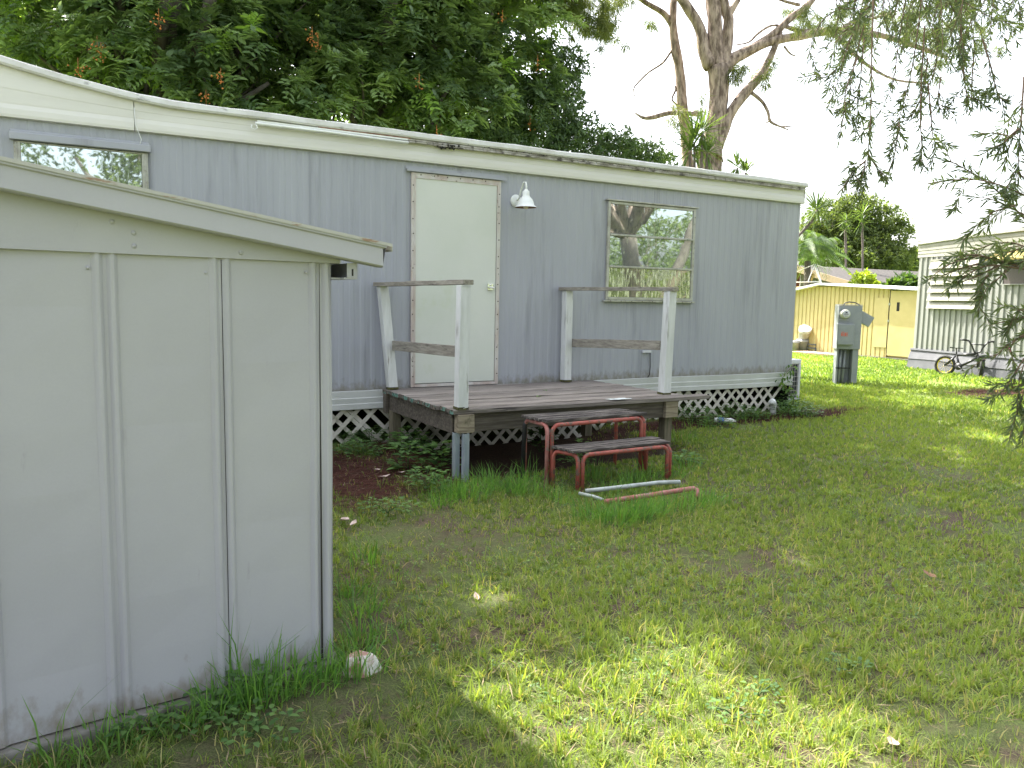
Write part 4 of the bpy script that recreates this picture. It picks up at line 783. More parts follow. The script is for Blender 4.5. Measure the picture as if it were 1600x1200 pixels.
# ------------------------------------------------------------------ grass and straw
def keep(x, y):
    k = ~((y > -.02) & (y < 3.2) & (x < 8.4))
    lx = (x-.856)*math.cos(shr)+(y+4.368)*math.sin(shr); ly = -(x-.856)*math.sin(shr)+(y+4.368)*math.cos(shr)
    k &= ~((lx < .0) & (ly > -.02) & (ly < 1.9))
    k &= ~((x > 2.9) & (x < 5.0) & (y > -1.55) & (y < 0))
    nx = (x-16.88)*math.cos(nr)+(y-3.9)*math.sin(nr); ny = -(x-16.88)*math.sin(nr)+(y-3.9)*math.cos(nr)
    k &= ~((ny > -.12) & (nx > -.1))
    a = math.atan2(-1, -.02); k &= ~((-(x-19)*math.sin(a)+(y-8.8)*math.cos(a)) > -.2)
    return k
def field(r0, r1, dens, h0, h1, w_, straw=.12, lean=.6):
    ang0, ang1 = YAW-R(42), YAW+R(56); area = .5*(r1*r1-r0*r0)*(ang1-ang0); n = int(area*dens)
    r = np.sqrt(rng.random(n)*(r1*r1-r0*r0)+r0*r0); a = ang0+rng.random(n)*(ang1-ang0)
    # tufts: pull blades towards shared centres
    cx = r*np.sin(a); cy = -7.209+r*np.cos(a); k = rng.random(n) < .75; q = .09
    jx = _lat[(np.floor(cx/q).astype(int)) % 256, (np.floor(cy/q).astype(int)) % 256]; jy = _lat[(np.floor(cy/q).astype(int)+91) % 256, (np.floor(cx/q).astype(int)+17) % 256]
    tx = (np.floor(cx/q)+jx)*q; ty = (np.floor(cy/q)+jy)*q; f = np.where(k, .55, 0); cx = cx*(1-f)+tx*f; cy = cy*(1-f)+ty*f
    p = patchy(cx, cy); mw = mulch_w(cx, cy)
    thin = np.clip((3.0-cx)/2.0, 0, 1)*np.clip((cy+5.2)/1.6, 0, 1)*.62                                       # bare strip between shed and home
    ok = keep(cx, cy) & (rng.random(n) < np.clip((p-.33)*5+.22+np.clip((cy*0+np.hypot(cx, cy+7.2)-6)/4, 0, .6), .14, 1)*(1-mw*.93)*(1-thin)*(.6+.4*(jx > .2)))
    cx, cy, p = cx[ok], cy[ok], p[ok]; n = len(cx); jt = jx[ok]
    B = np.stack([cx, cy, gz(cx, cy)-.004], 1); a = rng.random(n)*6.283; ll = rng.random(n)**.8*lean+.1
    H = (h0+(h1-h0)*rng.random(n)**1.5)*(.65+.7*p); t = np.clip(.15+.45*rng.random(n)+.5*(jt-.5)+.4*(vnoise(cx, cy, .35)-.45)*2, 0, .80); s = rng.random(n) < straw*(1.5-p); t[s] = .9+.1*rng.random(s.sum())
    return B, np.stack([np.cos(a)*ll, np.sin(a)*ll, np.zeros(n)], 1), H, np.full(n, w_)*(.7+.6*rng.random(n)), t
parts = [field(1.3, 3.2, 11500, .02, .07, .0040, .2, 1.0), field(1.3, 3.4, 2600, .05, .125, .0046, .12, 1.1), field(3.2, 5.5, 8200, .02, .065, .0052, .14, .95), field(3.3, 6.0, 1100, .05, .11, .0052, .08, 1.1), field(5.5, 9, 4600, .025, .055, .0075, .08), field(9, 15, 1800, .03, .065, .011, .05), field(15, 27, 560, .04, .08, .019, .03)]
B, Ln, H, W_, T = [np.concatenate([q[i] for q in parts]) for i in range(5)]
tag(blades('lawn_grass', B, Ln, H, W_, 'l_grass', tint=T), 'short patchy green and straw coloured lawn grass', 'grass', kind='stuff')
# small broad leaved ground cover scattered through the lawn
n = 5200; r = np.sqrt(rng.random(n)*(8**2-1.5**2)+1.5**2); a = YAW-R(38)+rng.random(n)*R(76); cx = r*np.sin(a); cy = -7.209+r*np.cos(a)
ok = keep(cx, cy) & (vnoise(cx+50, cy, 1.6) > .55) & (mulch_w(cx, cy) < .5); cx, cy = cx[ok], cy[ok]; cx = np.repeat(cx, 4)+rng.normal(size=len(cx)*4)*.008; cy = np.repeat(cy, 4)+rng.normal(size=len(cy)*4)*.008; n = len(cx); a = rng.random(n)*6.283
tag(ovals('clover', np.stack([cx, cy, gz(cx, cy)+.012+.025*rng.random(n)], 1), np.stack([np.cos(a), np.sin(a), .25+.3*rng.random(n)], 1), .013+.009*rng.random(n), .010, 'l_weed'), 'tiny round leaved ground cover between the grass blades', 'ground cover', kind='stuff')
# tall tufts round the steps, porch leg and shed foot
cl_ = []
def tuft(x, y, n, r, h, lean=.9):
    n = int(n*.95)+2; h *= 1.12; a = rng.random(n)*6.283; q = rng.random(n)**.7*r; cx = x+np.cos(a)*q; cy = y+np.sin(a)*q; b = a+rng.normal(size=n)*.6; l = rng.random(n)*lean+.05
    cl_.append((np.stack([cx, cy, gz(cx, cy)-.005], 1), np.stack([np.cos(b)*l, np.sin(b)*l, 0*a], 1), h*(.35+.85*rng.random(n)), .004+.003*rng.random(n)))
for x, y, n, r, h in ((700, 772, 130, .13, .20), (735, 775, 110, .14, .19), (760, 760, 90, .13, .18), (790, 762, 120, .14, .2), (815, 765, 110, .12, .19), (850, 770, 60, .1, .15), (680, 785, 60, .12, .14), (960, 815, 150, .14, .17), (985, 812, 150, .14, .18), (1010, 808, 130, .13, .17), (925, 812, 90, .12, .16), (1050, 800, 110, .14, .15), (1090, 790, 110, .14, .14), (1110, 785, 80, .14, .12), (950, 770, 60, .12, .16), (985, 760, 80, .12, .2), (1010, 752, 80, .12, .2), (930, 745, 70, .12, .2), (1050, 745, 60, .1, .15), (875, 780, 50, .12, .13), (1075, 735, 50, .15, .14), (830, 745, 60, .15, .2),
                       (1065, 690, 50, .2, .15), (1090, 670, 50, .2, .15), (1230, 645, 70, .2, .16), (1200, 655, 60, .2, .14), (1250, 650, 70, .2, .14), (1160, 660, 40, .2, .12), (770, 750, 40, .15, .16), (585, 905, 40, .2, .11), (560, 960, 50, .1, .14), (575, 880, 40, .1, .13), (560, 1010, 60, .07, .14), (605, 1000, 30, .1, .1), (548, 930, 40, .06, .14)):
    p = gr(x, y); tuft(p[0], p[1], n, r, h)
cs, sn = math.cos(shr), math.sin(shr)
def shl(x, y): return .856+x*cs-y*sn, -4.368+x*sn+y*cs
for x, n, h in ((.07, 70, .13), (.0, 60, .14), (-.08, 60, .13), (-.16, 70, .15), (-.25, 70, .16), (-.34, 80, .2), (-.42, 60, .17), (-.5, 60, .15), (-.6, 50, .12), (-.7, 40, .11), (-.82, 50, .12), (-.95, 40, .1)):
    p = shl(x, -.08-.04*random.random()); tuft(p[0], p[1], n, .09, h, .9)
for x, h in ((-.34, .34), (-.40, .30), (-.2, .25), (-.33, .26), (-.95, .28), (-.75, .22), (-.5, .2)): p = shl(x, -.07); tuft(p[0], p[1], 5, .05, h, .9)
B, Ln, H, W_ = [np.concatenate([q[i] for q in cl_]) for i in range(4)]
tag(blades('tall_grass', B, Ln, H, W_, 'l_tall'), 'taller bright green grass tufts round the steps and shed foot', 'grass', kind='stuff')
# pine straw
n = 16000; cx = np.concatenate([rng.uniform(.6, 3.1, n), rng.uniform(4.6, 9.6, n//2), rng.uniform(12.2, 15, n//5)]); cy = np.concatenate([rng.uniform(-2.6, -.05, n), rng.uniform(-.95, 0, n//2), rng.uniform(-.5, .8, n//5)])
ok = (rng.random(len(cx)) < mulch_w(cx, cy)*.9+.02) & keep(cx, cy); cx, cy = cx[ok], cy[ok]; n = len(cx); a = rng.normal(size=n)*.7
tag(leaves('pine_straw', np.stack([cx, cy, gz(cx, cy)+.004+.02*rng.random(n)], 1), np.stack([np.cos(a), np.sin(a), rng.normal(size=n)*.12], 1), .11+.08*rng.random(n), .004, 'l_straw', up=np.tile([0, 0, 1.], (n, 1)), droop=.05), 'red brown pine straw mulch spread along the foot of the grey home', 'mulch', kind='stuff')
# sparse fallen straw over the lawn
n = 9000; r = np.sqrt(rng.random(n)*(7.5**2-1.4**2)+1.5**2); a = YAW-R(38)+rng.random(n)*R(90); cx = r*np.sin(a); cy = -7.209+r*np.cos(a); ok = keep(cx, cy); cx, cy = cx[ok], cy[ok]; n = len(cx); a = rng.random(n)*6.283
tag(leaves('lawn_litter', np.stack([cx, cy, gz(cx, cy)+.012+.03*rng.random(n)], 1), np.stack([np.cos(a), np.sin(a), rng.normal(size=n)*.15], 1), .02+.09*rng.random(n)**2, .0042, 'l_dry', up=np.tile([0, 0, 1.], (n, 1))), 'thin dry pine needles scattered over the lawn', 'litter', kind='stuff')

# ------------------------------------------------------------------ weeds (single plants)
def weed(x, y, r, n, h, L, label, W=None, mat='l_weed', stems=True):
    if y > -3.9: n = int(n*1.9); h *= 1.45; L *= 1.15
    w_ = empty('weed_plant', (x, y, 0), label, 'weed'); a = rng.random(n)*6.283; q = rng.random(n)**.6*r; z = h*rng.random(n)*(1-.5*q/r)+.02
    B = np.stack([x+np.cos(a)*q, y+np.sin(a)*q, z], 1); b = a+rng.normal(size=n)*.7
    ovals('foliage', B, np.stack([np.cos(b), np.sin(b), .1+.5*rng.random(n)], 1), L*(.6+.6*rng.random(n)), W or L*.6, mat, w_, tint=np.clip(rng.random(n)*.8+.1*(z > h*.6), 0, .85), droop=.25)
    m = MB()
    for k in range(max(4, n//14)): i = random.randrange(n); m.tube([(x+random.uniform(-.02, .02), y+random.uniform(-.02, .02), -.01), ((x+B[i, 0])/2, (y+B[i, 1])/2, B[i, 2]*.7), tuple(B[i])], .0022, 4)
    m.build('stem', 'l_weed', w_, True); return w_
p = shl(-.36, -.10); weed(p[0], p[1], .09, 26, .15, .045, 'round leaved weed climbing the middle seam of the grey shed')
p = shl(-.53, -.14); weed(p[0], p[1], .12, 60, .08, .04, 'low leafy weed at the shed foot left of the climbing one')
p = shl(-.72, -.10); weed(p[0], p[1], .08, 46, .09, .035, 'small bushy weed at the foot of the shed left rib')
p = shl(-.40, -.30); weed(p[0], p[1], .13, 60, .06, .035, 'flat weed in the grass before the middle of the shed')
for x, y, r, n, h, L, lb_ in ((608, 800, 0.2, 40, 0.05, 0.04, 'thin flat weed on the soil below the pine straw'), (1120, 668, 0.2, 70, 0.12, 0.05, 'weed between the porch corner and the plastic bottle'), (900, 730, 0.14, 40, 0.18, 0.05, 'weed growing up inside the lower red step'), (665, 762, 0.16, 60, 0.12, 0.05, 'leafy weed before the metal porch leg in the grass'), (560, 712, 0.2, 70, 0.1, 0.05, 'weed between the pine straw and the lattice'), (640, 705, .22, 110, .16, .06, 'dark leafy weed at the foot of the far porch leg'), (580, 692, .28, 130, .12, .05, 'low weed along the lattice left of the porch'), (540, 690, .22, 90, .12, .05, 'low weed against the lattice nearest the shed'), (637, 735, .14, 40, .22, .075, 'weed with broad pale leaves on the pine straw'), (688, 735, .14, 40, .2, .075, 'broad leaved weed just left of the metal porch leg'), (845, 705, .12, 60, .4, .07, 'tall leafy weed growing through the red step stand'), (1085, 660, .25, 110, .16, .05, 'weed clump by the lattice right of the porch'), (1150, 655, .22, 90, .16, .05, 'low weed beside the plastic bottle'), (1210, 640, .28, 170, .26, .05, 'bushy weed by the white pipe elbow'), (1243, 650, .32, 170, .16, .05, 'spreading weed before the air conditioner'), (1175, 655, .2, 80, .1, .05, 'flat weed between bottle and pipe elbow'), (1068, 725, .15, 50, .08, .05, 'low weed right of the lower step tread'),
                               (1150, 1120, .09, 30, .03, .028, 'rosette weed in the lawn at the bottom right of centre'), (1330, 1050, .09, 30, .03, .028, 'small weed patch in the right foreground lawn'), (1185, 1090, .09, 30, .03, .028, 'little rosette above the bottom right weed rosette')):
    p = gr(x, y); weed(p[0], p[1], r, n, h, L, lb_)
# vine up the corner of the home
p = (8.25, -.05); w_ = empty('climbing_vine', (p[0], p[1], 0), 'vine climbing the white band at the far corner of the grey home', 'vine'); n = 120; t = rng.random(n)
B = np.stack([p[0]+.12*np.sin(t*7)+rng.normal(size=n)*.05, p[1]-.02-.04*rng.random(n), t*.62], 1); ovals('foliage', B, rnd(n)*[1, .5, 1], .06, .03, 'l_weed', w_); m = MB(); m.tube([(p[0]+.12*math.sin(t*7), p[1]-.02, t*.62) for t in np.linspace(0, 1, 12)], .004, 5); m.build('stem', 'twig', w_, True)

# ------------------------------------------------------------------ trees
def lobe_pts(lobes, n, shell=.55):
    """points in a union of ellipsoids (x,y,z,rx,ry,rz), denser to the outside; also outward directions"""
    Lb = np.array(lobes); wgt = (Lb[:, 3]*Lb[:, 4]+Lb[:, 4]*Lb[:, 5]+Lb[:, 3]*Lb[:, 5]); k = rng.choice(len(Lb), n, p=wgt/wgt.sum()); d = rnd(n)
    r = shell+(1-shell)*rng.random(n)**.5; r *= (1+.14*np.sin(d[:, 0]*7+k)*np.cos(d[:, 2]*6+k*2)); P = Lb[k, :3]+d*Lb[k, 3:6]*r[:, None]
    return P, unit(d/Lb[k, 3:6]), k
def pinnate(name, P, O, mat, parent, nl=6, pairs=4, rl=.26, L=.11, W=.042, tb=0.0):
    n = len(P); P = np.repeat(P, nl, 0); O = np.repeat(O, nl, 0); ct = np.repeat(np.clip(rng.normal(size=n)*.30+.36+tb, 0, 1), nl); ct2 = np.repeat(rng.random(n) < .07, nl)
    D = unit(O*.95+rnd(len(P))*.8+[0, 0, .10]); N_ = unit(rnd(len(P))*.5+[0, 0, 1.]+O*.4); S = unit(np.cross(D, N_)); B = []; DD = []; U = []
    for j in range(pairs):
        t = .25+.75*j/(pairs-1)
        for s in (-1, 1): B.append(P+D*rl*t+np.array([0, 0, -1])*rl*t*t*.35); DD.append(D*.55+S*s*.8+rnd(len(P))*.15); U.append(N_)
    tt = np.tile(np.where(ct2, .9+.1*rng.random(len(ct)), np.clip(ct+rng.normal(size=len(ct))*.08, 0, .8)), pairs*2)
    B = np.concatenate(B); f = ovals if L < .2 else leaves; return f(name, B, np.concatenate(DD), L*(.75+.5*rng.random(len(B))), W*(.8+.4*rng.random(len(B))), mat, parent, tt, np.concatenate(U))
def sprays(name, P, O, mat, parent, nl=14, L=.07, W=.02, rad=.12, tb=0.0):
    n = len(P); ct = np.repeat(np.clip(rng.normal(size=n)*.2+.4+tb, 0, 1), nl); P = np.repeat(P, nl, 0); O = np.repeat(O, nl, 0); D = unit(O*.5+rnd(len(P))); B = P+rnd(len(P))*rad*rng.random((len(P), 1))
    return leaves(name, B, D, L*(.7+.6*rng.random(len(B))), W, mat, parent, np.clip(ct+rng.normal(size=len(ct))*.12, 0, 1), None, .15, .1)
def skeleton(name, base, lobes, parent, mat, r0, th=.35, extra=2):
    m = MB(); bx, by = base; mid = Vector(np.mean(np.array(lobes)[:, :3], 0)); fork = Vector((bx*.7+mid.x*.3, by*.7+mid.y*.3, mid.z*th))
    m.tube(wob((bx, by, -.1), fork, 5, .12), [r0*1.25, r0*1.05, r0, r0*.92, r0*.85, r0*.8], 10, noise=.06); tr = m.build('trunk', mat, parent, True)
    m = MB()
    for l in lobes:
        c = Vector(l[:3]); k = wob(fork, c, 6, .35); m.tube(k, list(np.linspace(r0*.5, r0*.12, 7)), 7)
        for _ in range(extra):
            d = Vector(rnd(1)[0]); e = c+Vector((d.x*l[3], d.y*l[4], d.z*l[5]))*.85; m.tube(wob(k[random.randint(2, 5)], e, 5, .2), list(np.linspace(r0*.18, .012, 6)), 5)
    m.build('limbs', mat, parent, True)
def L_(x, y, Y, rx, ry=None, rz=None): p = at(x, y, Y); return (p[0], p[1], p[2], rx, ry or rx, rz or rx)

# two carrotwood style trees rise above the frame, behind the home
lob1 = [L_(120, 40, 7.2, 1.3), L_(300, 20, 6.4, 1.6), L_(420, 130, 5.9, 1.35), L_(230, 130, 6.2, 1.1), L_(470, -60, 6.6, 1.5), L_(60, -120, 7.5, 1.6), L_(280, -170, 6.8, 1.8)]
shade_lobes1 = [(-1.2, 5.6, 10.9, 2.0, 1.8, 1.8), (1.3, 5.6, 11.0, 1.9, 1.8, 1.9), (3.4, 5.4, 11.0, 1.8, 1.9, 1.9), (0, 6.0, 8.7, 1.7, 1.5, 1.4), (2.3, 5.8, 8.8, 1.7, 1.5, 1.4), (.3, 4.2, 10.6, 1.9, 1.0, .8), (2.0, 1.8, 10.6, 1.1, 1.0, .7), (2.7, 2.0, 10.9, 1.2, 1.0, .7), (2.6, 1.5, 10.3, 1.1, .8, .5)]  # unseen lobes added above the frame to shade the lawn round the sunlit patch
t1 = empty('broadleaf_tree', (1.2, 8.8, 0), 'dense dark green broadleaf tree with orange berry clusters above the left of the roof', 'tree')
P, O, k = lobe_pts(lob1, 1500, .5); pinnate('crown', P, O, 'l_carrot', t1, nl=7, L=.125, W=.058, rl=.27)
P, O, k = lobe_pts(shade_lobes1, 1080, .3); pinnate('unseen_upper_crown', P, O, 'l_carrot', t1, nl=5, pairs=3, rl=.4, L=.24, W=.10)
inner1 = [(l[0], l[1]+1.7, l[2]+.2, l[3]*.95, .5, l[5]*.95) for l in lob1]
P, O, k = lobe_pts(inner1, 620, .1); pinnate('inner_crown', P, O, 'l_carrot', t1, nl=5, pairs=3, rl=.36, L=.22, W=.10)
skeleton('t1', (1.2, 8.8), lob1+shade_lobes1, t1, 'barkg', .26, .33)
lob2 = [L_(600, 30, 6.2, 1.55), L_(560, 150, 5.6, 1.0), L_(700, 140, 5.7, 1.15), L_(770, 20, 6.2, 1.35), L_(640, -120, 6.4, 1.7), L_(800, 130, 5.9, .85), L_(820, -110, 6.6, 1.3)]
shade_lobes2 = [(5.4, 5.6, 11.0, 1.9, 2.0, 1.9), (7.4, 5.7, 10.8, 1.6, 1.9, 1.8), (4.4, 5.9, 8.8, 1.7, 1.5, 1.4), (6.6, 5.9, 8.7, 1.5, 1.5, 1.3), (4.0, 2.0, 10.6, 1.5, 1.4, .8), (6.2, 2.6, 10.8, 1.7, 1.5, .9)]  # unseen lobes added overhead, sparser, to dapple the right of the lawn
t2 = empty('broadleaf_tree', (5.2, 8.8, 0), 'dense broadleaf tree with pinnate leaves behind the white door and roof edge', 'tree')
P, O, k = lobe_pts(lob2, 1350, .5); pinnate('crown', P, O, 'l_carrot', t2, tb=.03, nl=7, L=.125, W=.058, rl=.27)
P, O, k = lobe_pts(shade_lobes2, 400, .3); pinnate('unseen_upper_crown', P, O, 'l_carrot', t2, nl=5, pairs=3, rl=.4, L=.24, W=.10)
inner2 = [(l[0], l[1]+1.7, l[2]+.2, l[3]*.92, .5, l[5]*.92) for l in lob2]
P, O, k = lobe_pts(inner2, 560, .1); pinnate('inner_crown', P, O, 'l_carrot', t2, nl=5, pairs=3, rl=.36, L=.22, W=.10)
skeleton('t2', (5.2, 8.8), lob2+shade_lobes2, t2, 'barkg', .24, .33)
def berries(x, y, Y, parent, n=15, s=.08, drop=.16):
    m = MB(); c = at(x, y, Y); oc = [(1, 0, 0), (-1, 0, 0), (0, 1, 0), (0, -1, 0), (0, 0, 1), (0, 0, -1)]; of = [(0, 2, 4), (2, 1, 4), (1, 3, 4), (3, 0, 4), (2, 0, 5), (1, 2, 5), (3, 1, 5), (0, 3, 5)]
    for k in range(n):
        q = c+np.array([random.gauss(0, s*.6), random.gauss(0, s*.4), random.uniform(-drop, s*.5)]); r_ = random.uniform(.011, .018); m.add([q+np.array(v)*r_ for v in oc], of, 0, True)
    m.tube([c+np.array([0, 0, .1]), c-np.array([0, 0, drop*.7])], .004, 4, mi=0); m.build('berry_cluster', 'berry', parent, True)
for x, y, Y in ((152, 68, 5.3), (158, 78, 5.2), (122, 102, 5.3), (248, 25, 4.8), (345, 118, 4.5), (322, 152, 4.6), (488, 52, 4.6), (497, 62, 4.7)): berries(x, y, Y, t1)
for x, y, Y in ((682, 205, 4.6), (785, 25, 4.9), (840, 95, 5.0), (828, 190, 5.1), (655, 125, 4.6)): berries(x, y, Y, t2, 9)
# lower dark shrub running down to the right
lob3 = [L_(840, 190, 5.6, .75), L_(900, 225, 5.4, .6), L_(960, 235, 5.4, .45, .5, .4), L_(1005, 240, 5.4, .38, .4, .3), L_(870, 150, 5.9, .5), L_(1040, 262, 5.4, .3), L_(890, 100, 6.0, .35), L_(780, 240, 5.4, .6)]
t3 = empty('dark_shrub', (7.2, 5.6, 0), 'dark small leaved shrub tree sloping down towards the pine trunk', 'shrub')
P, O, k = lobe_pts(lob3, 1300, .3); sprays('crown', P, O, 'l_shrub', t3, 16, .11, .034, .13); skeleton('t3', (7.2, 5.6), lob3, t3, 'barkg', .10, .5)
# lighter tree far left with sky gaps
lob4 = [L_(-40, 20, 11, 1.8), L_(50, 70, 11, 1.2), L_(40, -60, 11, 1.6), L_(-140, 60, 11, 2)]
t4 = empty('far_broadleaf_tree', (-3, 11, 0), 'lighter airy tree showing sky gaps at the far left above the roof', 'tree')
P, O, k = lobe_pts(lob4, 900, .5); sprays('crown', P, O, 'l_shrub', t4, 14, .11, .045, .25); skeleton('t4', (-3, 11), lob4, t4, 'barkg', .2, .4)
# trees behind the photographer (seen in the window panes, shade the yard)
t5 = empty('rear_broadleaf_tree', (1.5, -15, 0), 'big leafy tree on the near side of the yard seen only in the window panes', 'tree')
lob5 = [(0.5, -14, 4.5, 2.6, 2, 2.4), (3.6, -15, 4.2, 2.6, 2, 2.4), (6.8, -16, 3.5, 2.4, 2, 2.2), (2, -15, 7, 3, 2.4, 2)]
P, O, k = lobe_pts(lob5, 1400, .5); sprays('crown', P, O, 'l_far', t5, 12, .2, .08, .35); skeleton('t5', (1.5, -15), lob5, t5, 'barkg', .3, .35)

t6 = empty('rear_round_tree', (18, -15, 0), 'round leafy tree on the near side of the yard mirrored in the right window', 'tree')
lob6 = [(16.5, -13.5, 3.0, 2.2, 2, 2.0), (19, -16, 3.4, 2.6, 2, 2.2), (14.5, -14.5, 2.2, 1.8, 1.6, 1.6), (21, -13, 2.6, 2.2, 2, 1.8)]
P, O, k = lobe_pts(lob6, 800, .5); sprays('crown', P, O, 'l_far', t6, 12, .2, .08, .35); skeleton('t6', (18, -15), lob6, t6, 'barkg', .2, .4)
# pine
pine = empty('pine_tree', (11.8, 5.1, 0), 'tall rough barked pine with bare forking limbs rising behind the grey home', 'tree')
def pp(x, y, D=16.3): return dp(x, y, D)
def limb(m, pts, rad, seg=9, D=16.3, noise=.08, rs=.95):
    P = [Vector(pp(p[0], p[1], D+(p[2] if len(p) > 2 else 0))) for p in pts]; Q = []; Rr = []
    n = len(P); R0 = list(rad) if hasattr(rad, '__len__') else [rad]*n
    for i in range(n-1):
        for k in range(3):
            t = k/3; a = P[max(i-1, 0)]; b, c = P[i], P[i+1]; d = P[min(i+2, n-1)]
            Q.append(.5*((2*b)+(c-a)*t+(2*a-5*b+4*c-d)*t*t+(3*b-a-3*c+d)*t**3)); Rr.append(R0[i]*(1-t)+R0[i+1]*t)
    Q.append(P[-1]); Rr.append(R0[-1]); m.tube(Q, [r_*.0132*rs for r_ in Rr], seg, noise=noise)
m = MB(); limb(m, [(1112, 570), (1110, 400), (1108, 262), (1108, 246), (1112, 232), (1118, 190), (1124, 140), (1122, 105)], [18, 18, 18.5, 23, 15.5, 14.5, 14.5, 17], 16, noise=.10, rs=1.0); m.build('trunk', 'bark', pine, True)
LB = [([(1122, 110), (1118, 70), (1117, 30), (1110, -40), (1116, -130), (1100, -240)], [14, 12, 12, 11, 10, 7]),
      ([(1112, 105), (1100, 80), (1094, 45), (1070, 5), (1045, -30), (1010, -110)], [13, 11, 9, 8, 7, 5]),
      ([(1128, 105), (1136, 70), (1138, 30), (1130, 0), (1128, -60), (1150, -160)], [12, 9, 8.5, 8, 7, 5]),
      ([(1132, 108), (1142, 95), (1168, 80), (1200, 66), (1250, 56), (1310, 48), (1370, 54), (1430, 72), (1480, 90)], [13, 10, 9, 7.5, 7, 6, 5, 4, 3]),
      ([(1150, 88), (1180, 72), (1215, 48), (1235, 28), (1262, 8), (1300, -40)], [7, 6.5, 6, 6, 5.5, 4]),
      ([(1138, 25), (1150, 5), (1165, -20)], [6, 5, 4]),
      ([(1118, 225), (1130, 205), (1142, 175), (1165, 145), (1190, 115), (1208, 80), (1220, 50)], [15, 10, 9, 8.5, 7, 5.5, 4]),
      ([(1078, 300, .6), (1072, 215, .6), (1066, 165, .6), (1062, 110, .6), (1057, 85, .6), (1052, 50, .6), (1052, 10, .6), (1056, -50, .6)], [9, 9, 9, 8, 8.5, 7, 6.5, 5]),
      ([(1052, 40, .6), (1036, 20, .6), (1010, 5, .6), (985, -15, .6)], [6.5, 5, 4.5, 4]),
      ([(1168, 140), (1190, 158), (1200, 175), (1204, 190), (1220, 198), (1232, 203)], [3.2, 3, 2.6, 2.6, 1.6, 1]), ([(1220, 198), (1240, 197)], [1.5, .8]), ([(1203, 188), (1196, 193)], [1.8, .8]),
      ([(1050, 78, .6), (1036, 98, .6), (1015, 112, .6), (998, 128, .6), (990, 140, .6), (994, 158, .6)], [2.2, 1.8, 1.6, 1.5, 1.2, .7]),
      ([(1090, 178, .3), (1072, 177, .3), (1045, 177, .3), (1022, 183, .3), (1005, 184, .3), (992, 176, .3)], [4.5, 4, 4, 4.2, 3, 1]),
      ([(1062, 180, .6), (1058, 165, .6), (1050, 155, .6), (1056, 140, .6), (1054, 134, .6)], [2, 1.6, 1.6, 2, 1]),
      ([(1200, 66), (1212, 50), (1225, 42), (1205, 40), (1185, 52), (1170, 66), (1150, 70)], [3, 2.5, 2, 2, 2, 1.6, 1]), ([(1225, 72), (1235, 84), (1245, 88)], [2.2, 1.6, .8]),
      ([(1250, 8), (1230, 3), (1215, -2)], [3, 2.6, 2]), ([(1225, 40), (1250, 48), (1290, 45)], [4, 3.2, 2.5]), ([(1300, 50), (1330, 80), (1360, 105), (1400, 125), (1450, 130)], [4, 3.2, 2.6, 2, 1.5]),
      ([(1310, 50), (1330, 35), (1360, 30), (1400, 18)], [3, 2.4, 2, 1.5])]
m = MB()
for pts, rad in LB: limb(m, pts, rad, 8)
for k in range(14):
    x, y = random.uniform(900, 1300), random.uniform(-330, -80); limb(m, [(1110, -140, 0), ((1110+x)/2, (y-140)/2-20, random.uniform(-1, 1)), (x, y, random.uniform(-3, 3))], [6, 4, 1.5], 6)
m.build('limbs', 'bark', pine, True)
def needles(centers, name, n=60, L=.22, rad=.12, droop=.5):
    P = np.repeat(np.array(centers), n, 0); d = unit(rnd(len(P))+[0, 0, -droop]); ct = np.repeat(rng.random(len(centers))*.6, n)
    leaves(name, P+rnd(len(P))*rad*rng.random((len(P), 1)), d, L*(.7+.5*rng.random(len(P))), .012, 'l_pine', pine, np.clip(ct+.4*rng.random(len(P)), 0, 1), None, 0, .2)
ce = []
for cx, cy, sx, sy, n in ((925, 15, 26, 20, 40), (940, 45, 13, 12, 18), (905, 0, 25, 12, 26), (960, 5, 12, 10, 6), (1014, 38, 3, 4, 2), (1265, 28, 12, 9, 9), (1238, 22, 7, 6, 4), (1150, 112, 8, 14, 7), (1185, 112, 12, 8, 5), (1198, 95, 8, 10, 3), (1310, 28, 22, 16, 10), (1345, 50, 18, 14, 9), (1060, 165, 6, 6, 2), (1095, 160, 3, 10, 3), (1052, 186, 6, 4, 2), (1420, 50, 35, 28, 26), (1480, 40, 35, 28, 22)):
    for _ in range(n): ce.append(pp(random.gauss(cx, sx), random.gauss(cy, sy), 16.3+random.uniform(-.8, .8)))
needles(ce, 'needle_sprays', 70, .24, .1, .8)
ce = [pp(random.uniform(880, 1330), random.uniform(-360, -60), 16.3+random.uniform(-3.5, 3.5)) for _ in range(240)]
needles(ce, 'unseen_upper_crown', 34, .3, .35)

# spiky strap leaved plants
def spiky(name, heads, D, base, label, L, n=46, w_=.035, group='strap leaved plants behind the home'):
    r_ = empty(name, (base[0], base[1], 0), label, 'plant', group=group); m = MB()
    for hx, hy, s in heads:
        h = Vector(dp(hx, hy, D)); b0 = Vector((base[0], base[1], -.05)); m.tube([b0, b0.lerp(h, .3)+Vector((0, 0, h.z*.28)), b0.lerp(h, .62)+Vector((0, 0, h.z*.18)), h-Vector((0, 0, .12)), h], [.035, .03, .027, .022, .018], 6)
    m.build('stem', 'barkd', r_, True); Bs = []; Ds = []; Ls = []
    for hx, hy, s in heads:
        h = dp(hx, hy, D); d = unit(rnd(n)+[0, 0, .45]); Bs.append(h+d*.04); Ds.append(d); Ls.append(L*s*(.75+.4*rng.random(n)))
    Bs, Ds, Ls = np.concatenate(Bs), np.concatenate(Ds), np.concatenate(Ls); ovals('leaf_heads', Bs, Ds, Ls, w_, 'l_drac', r_, droop=.12); return r_
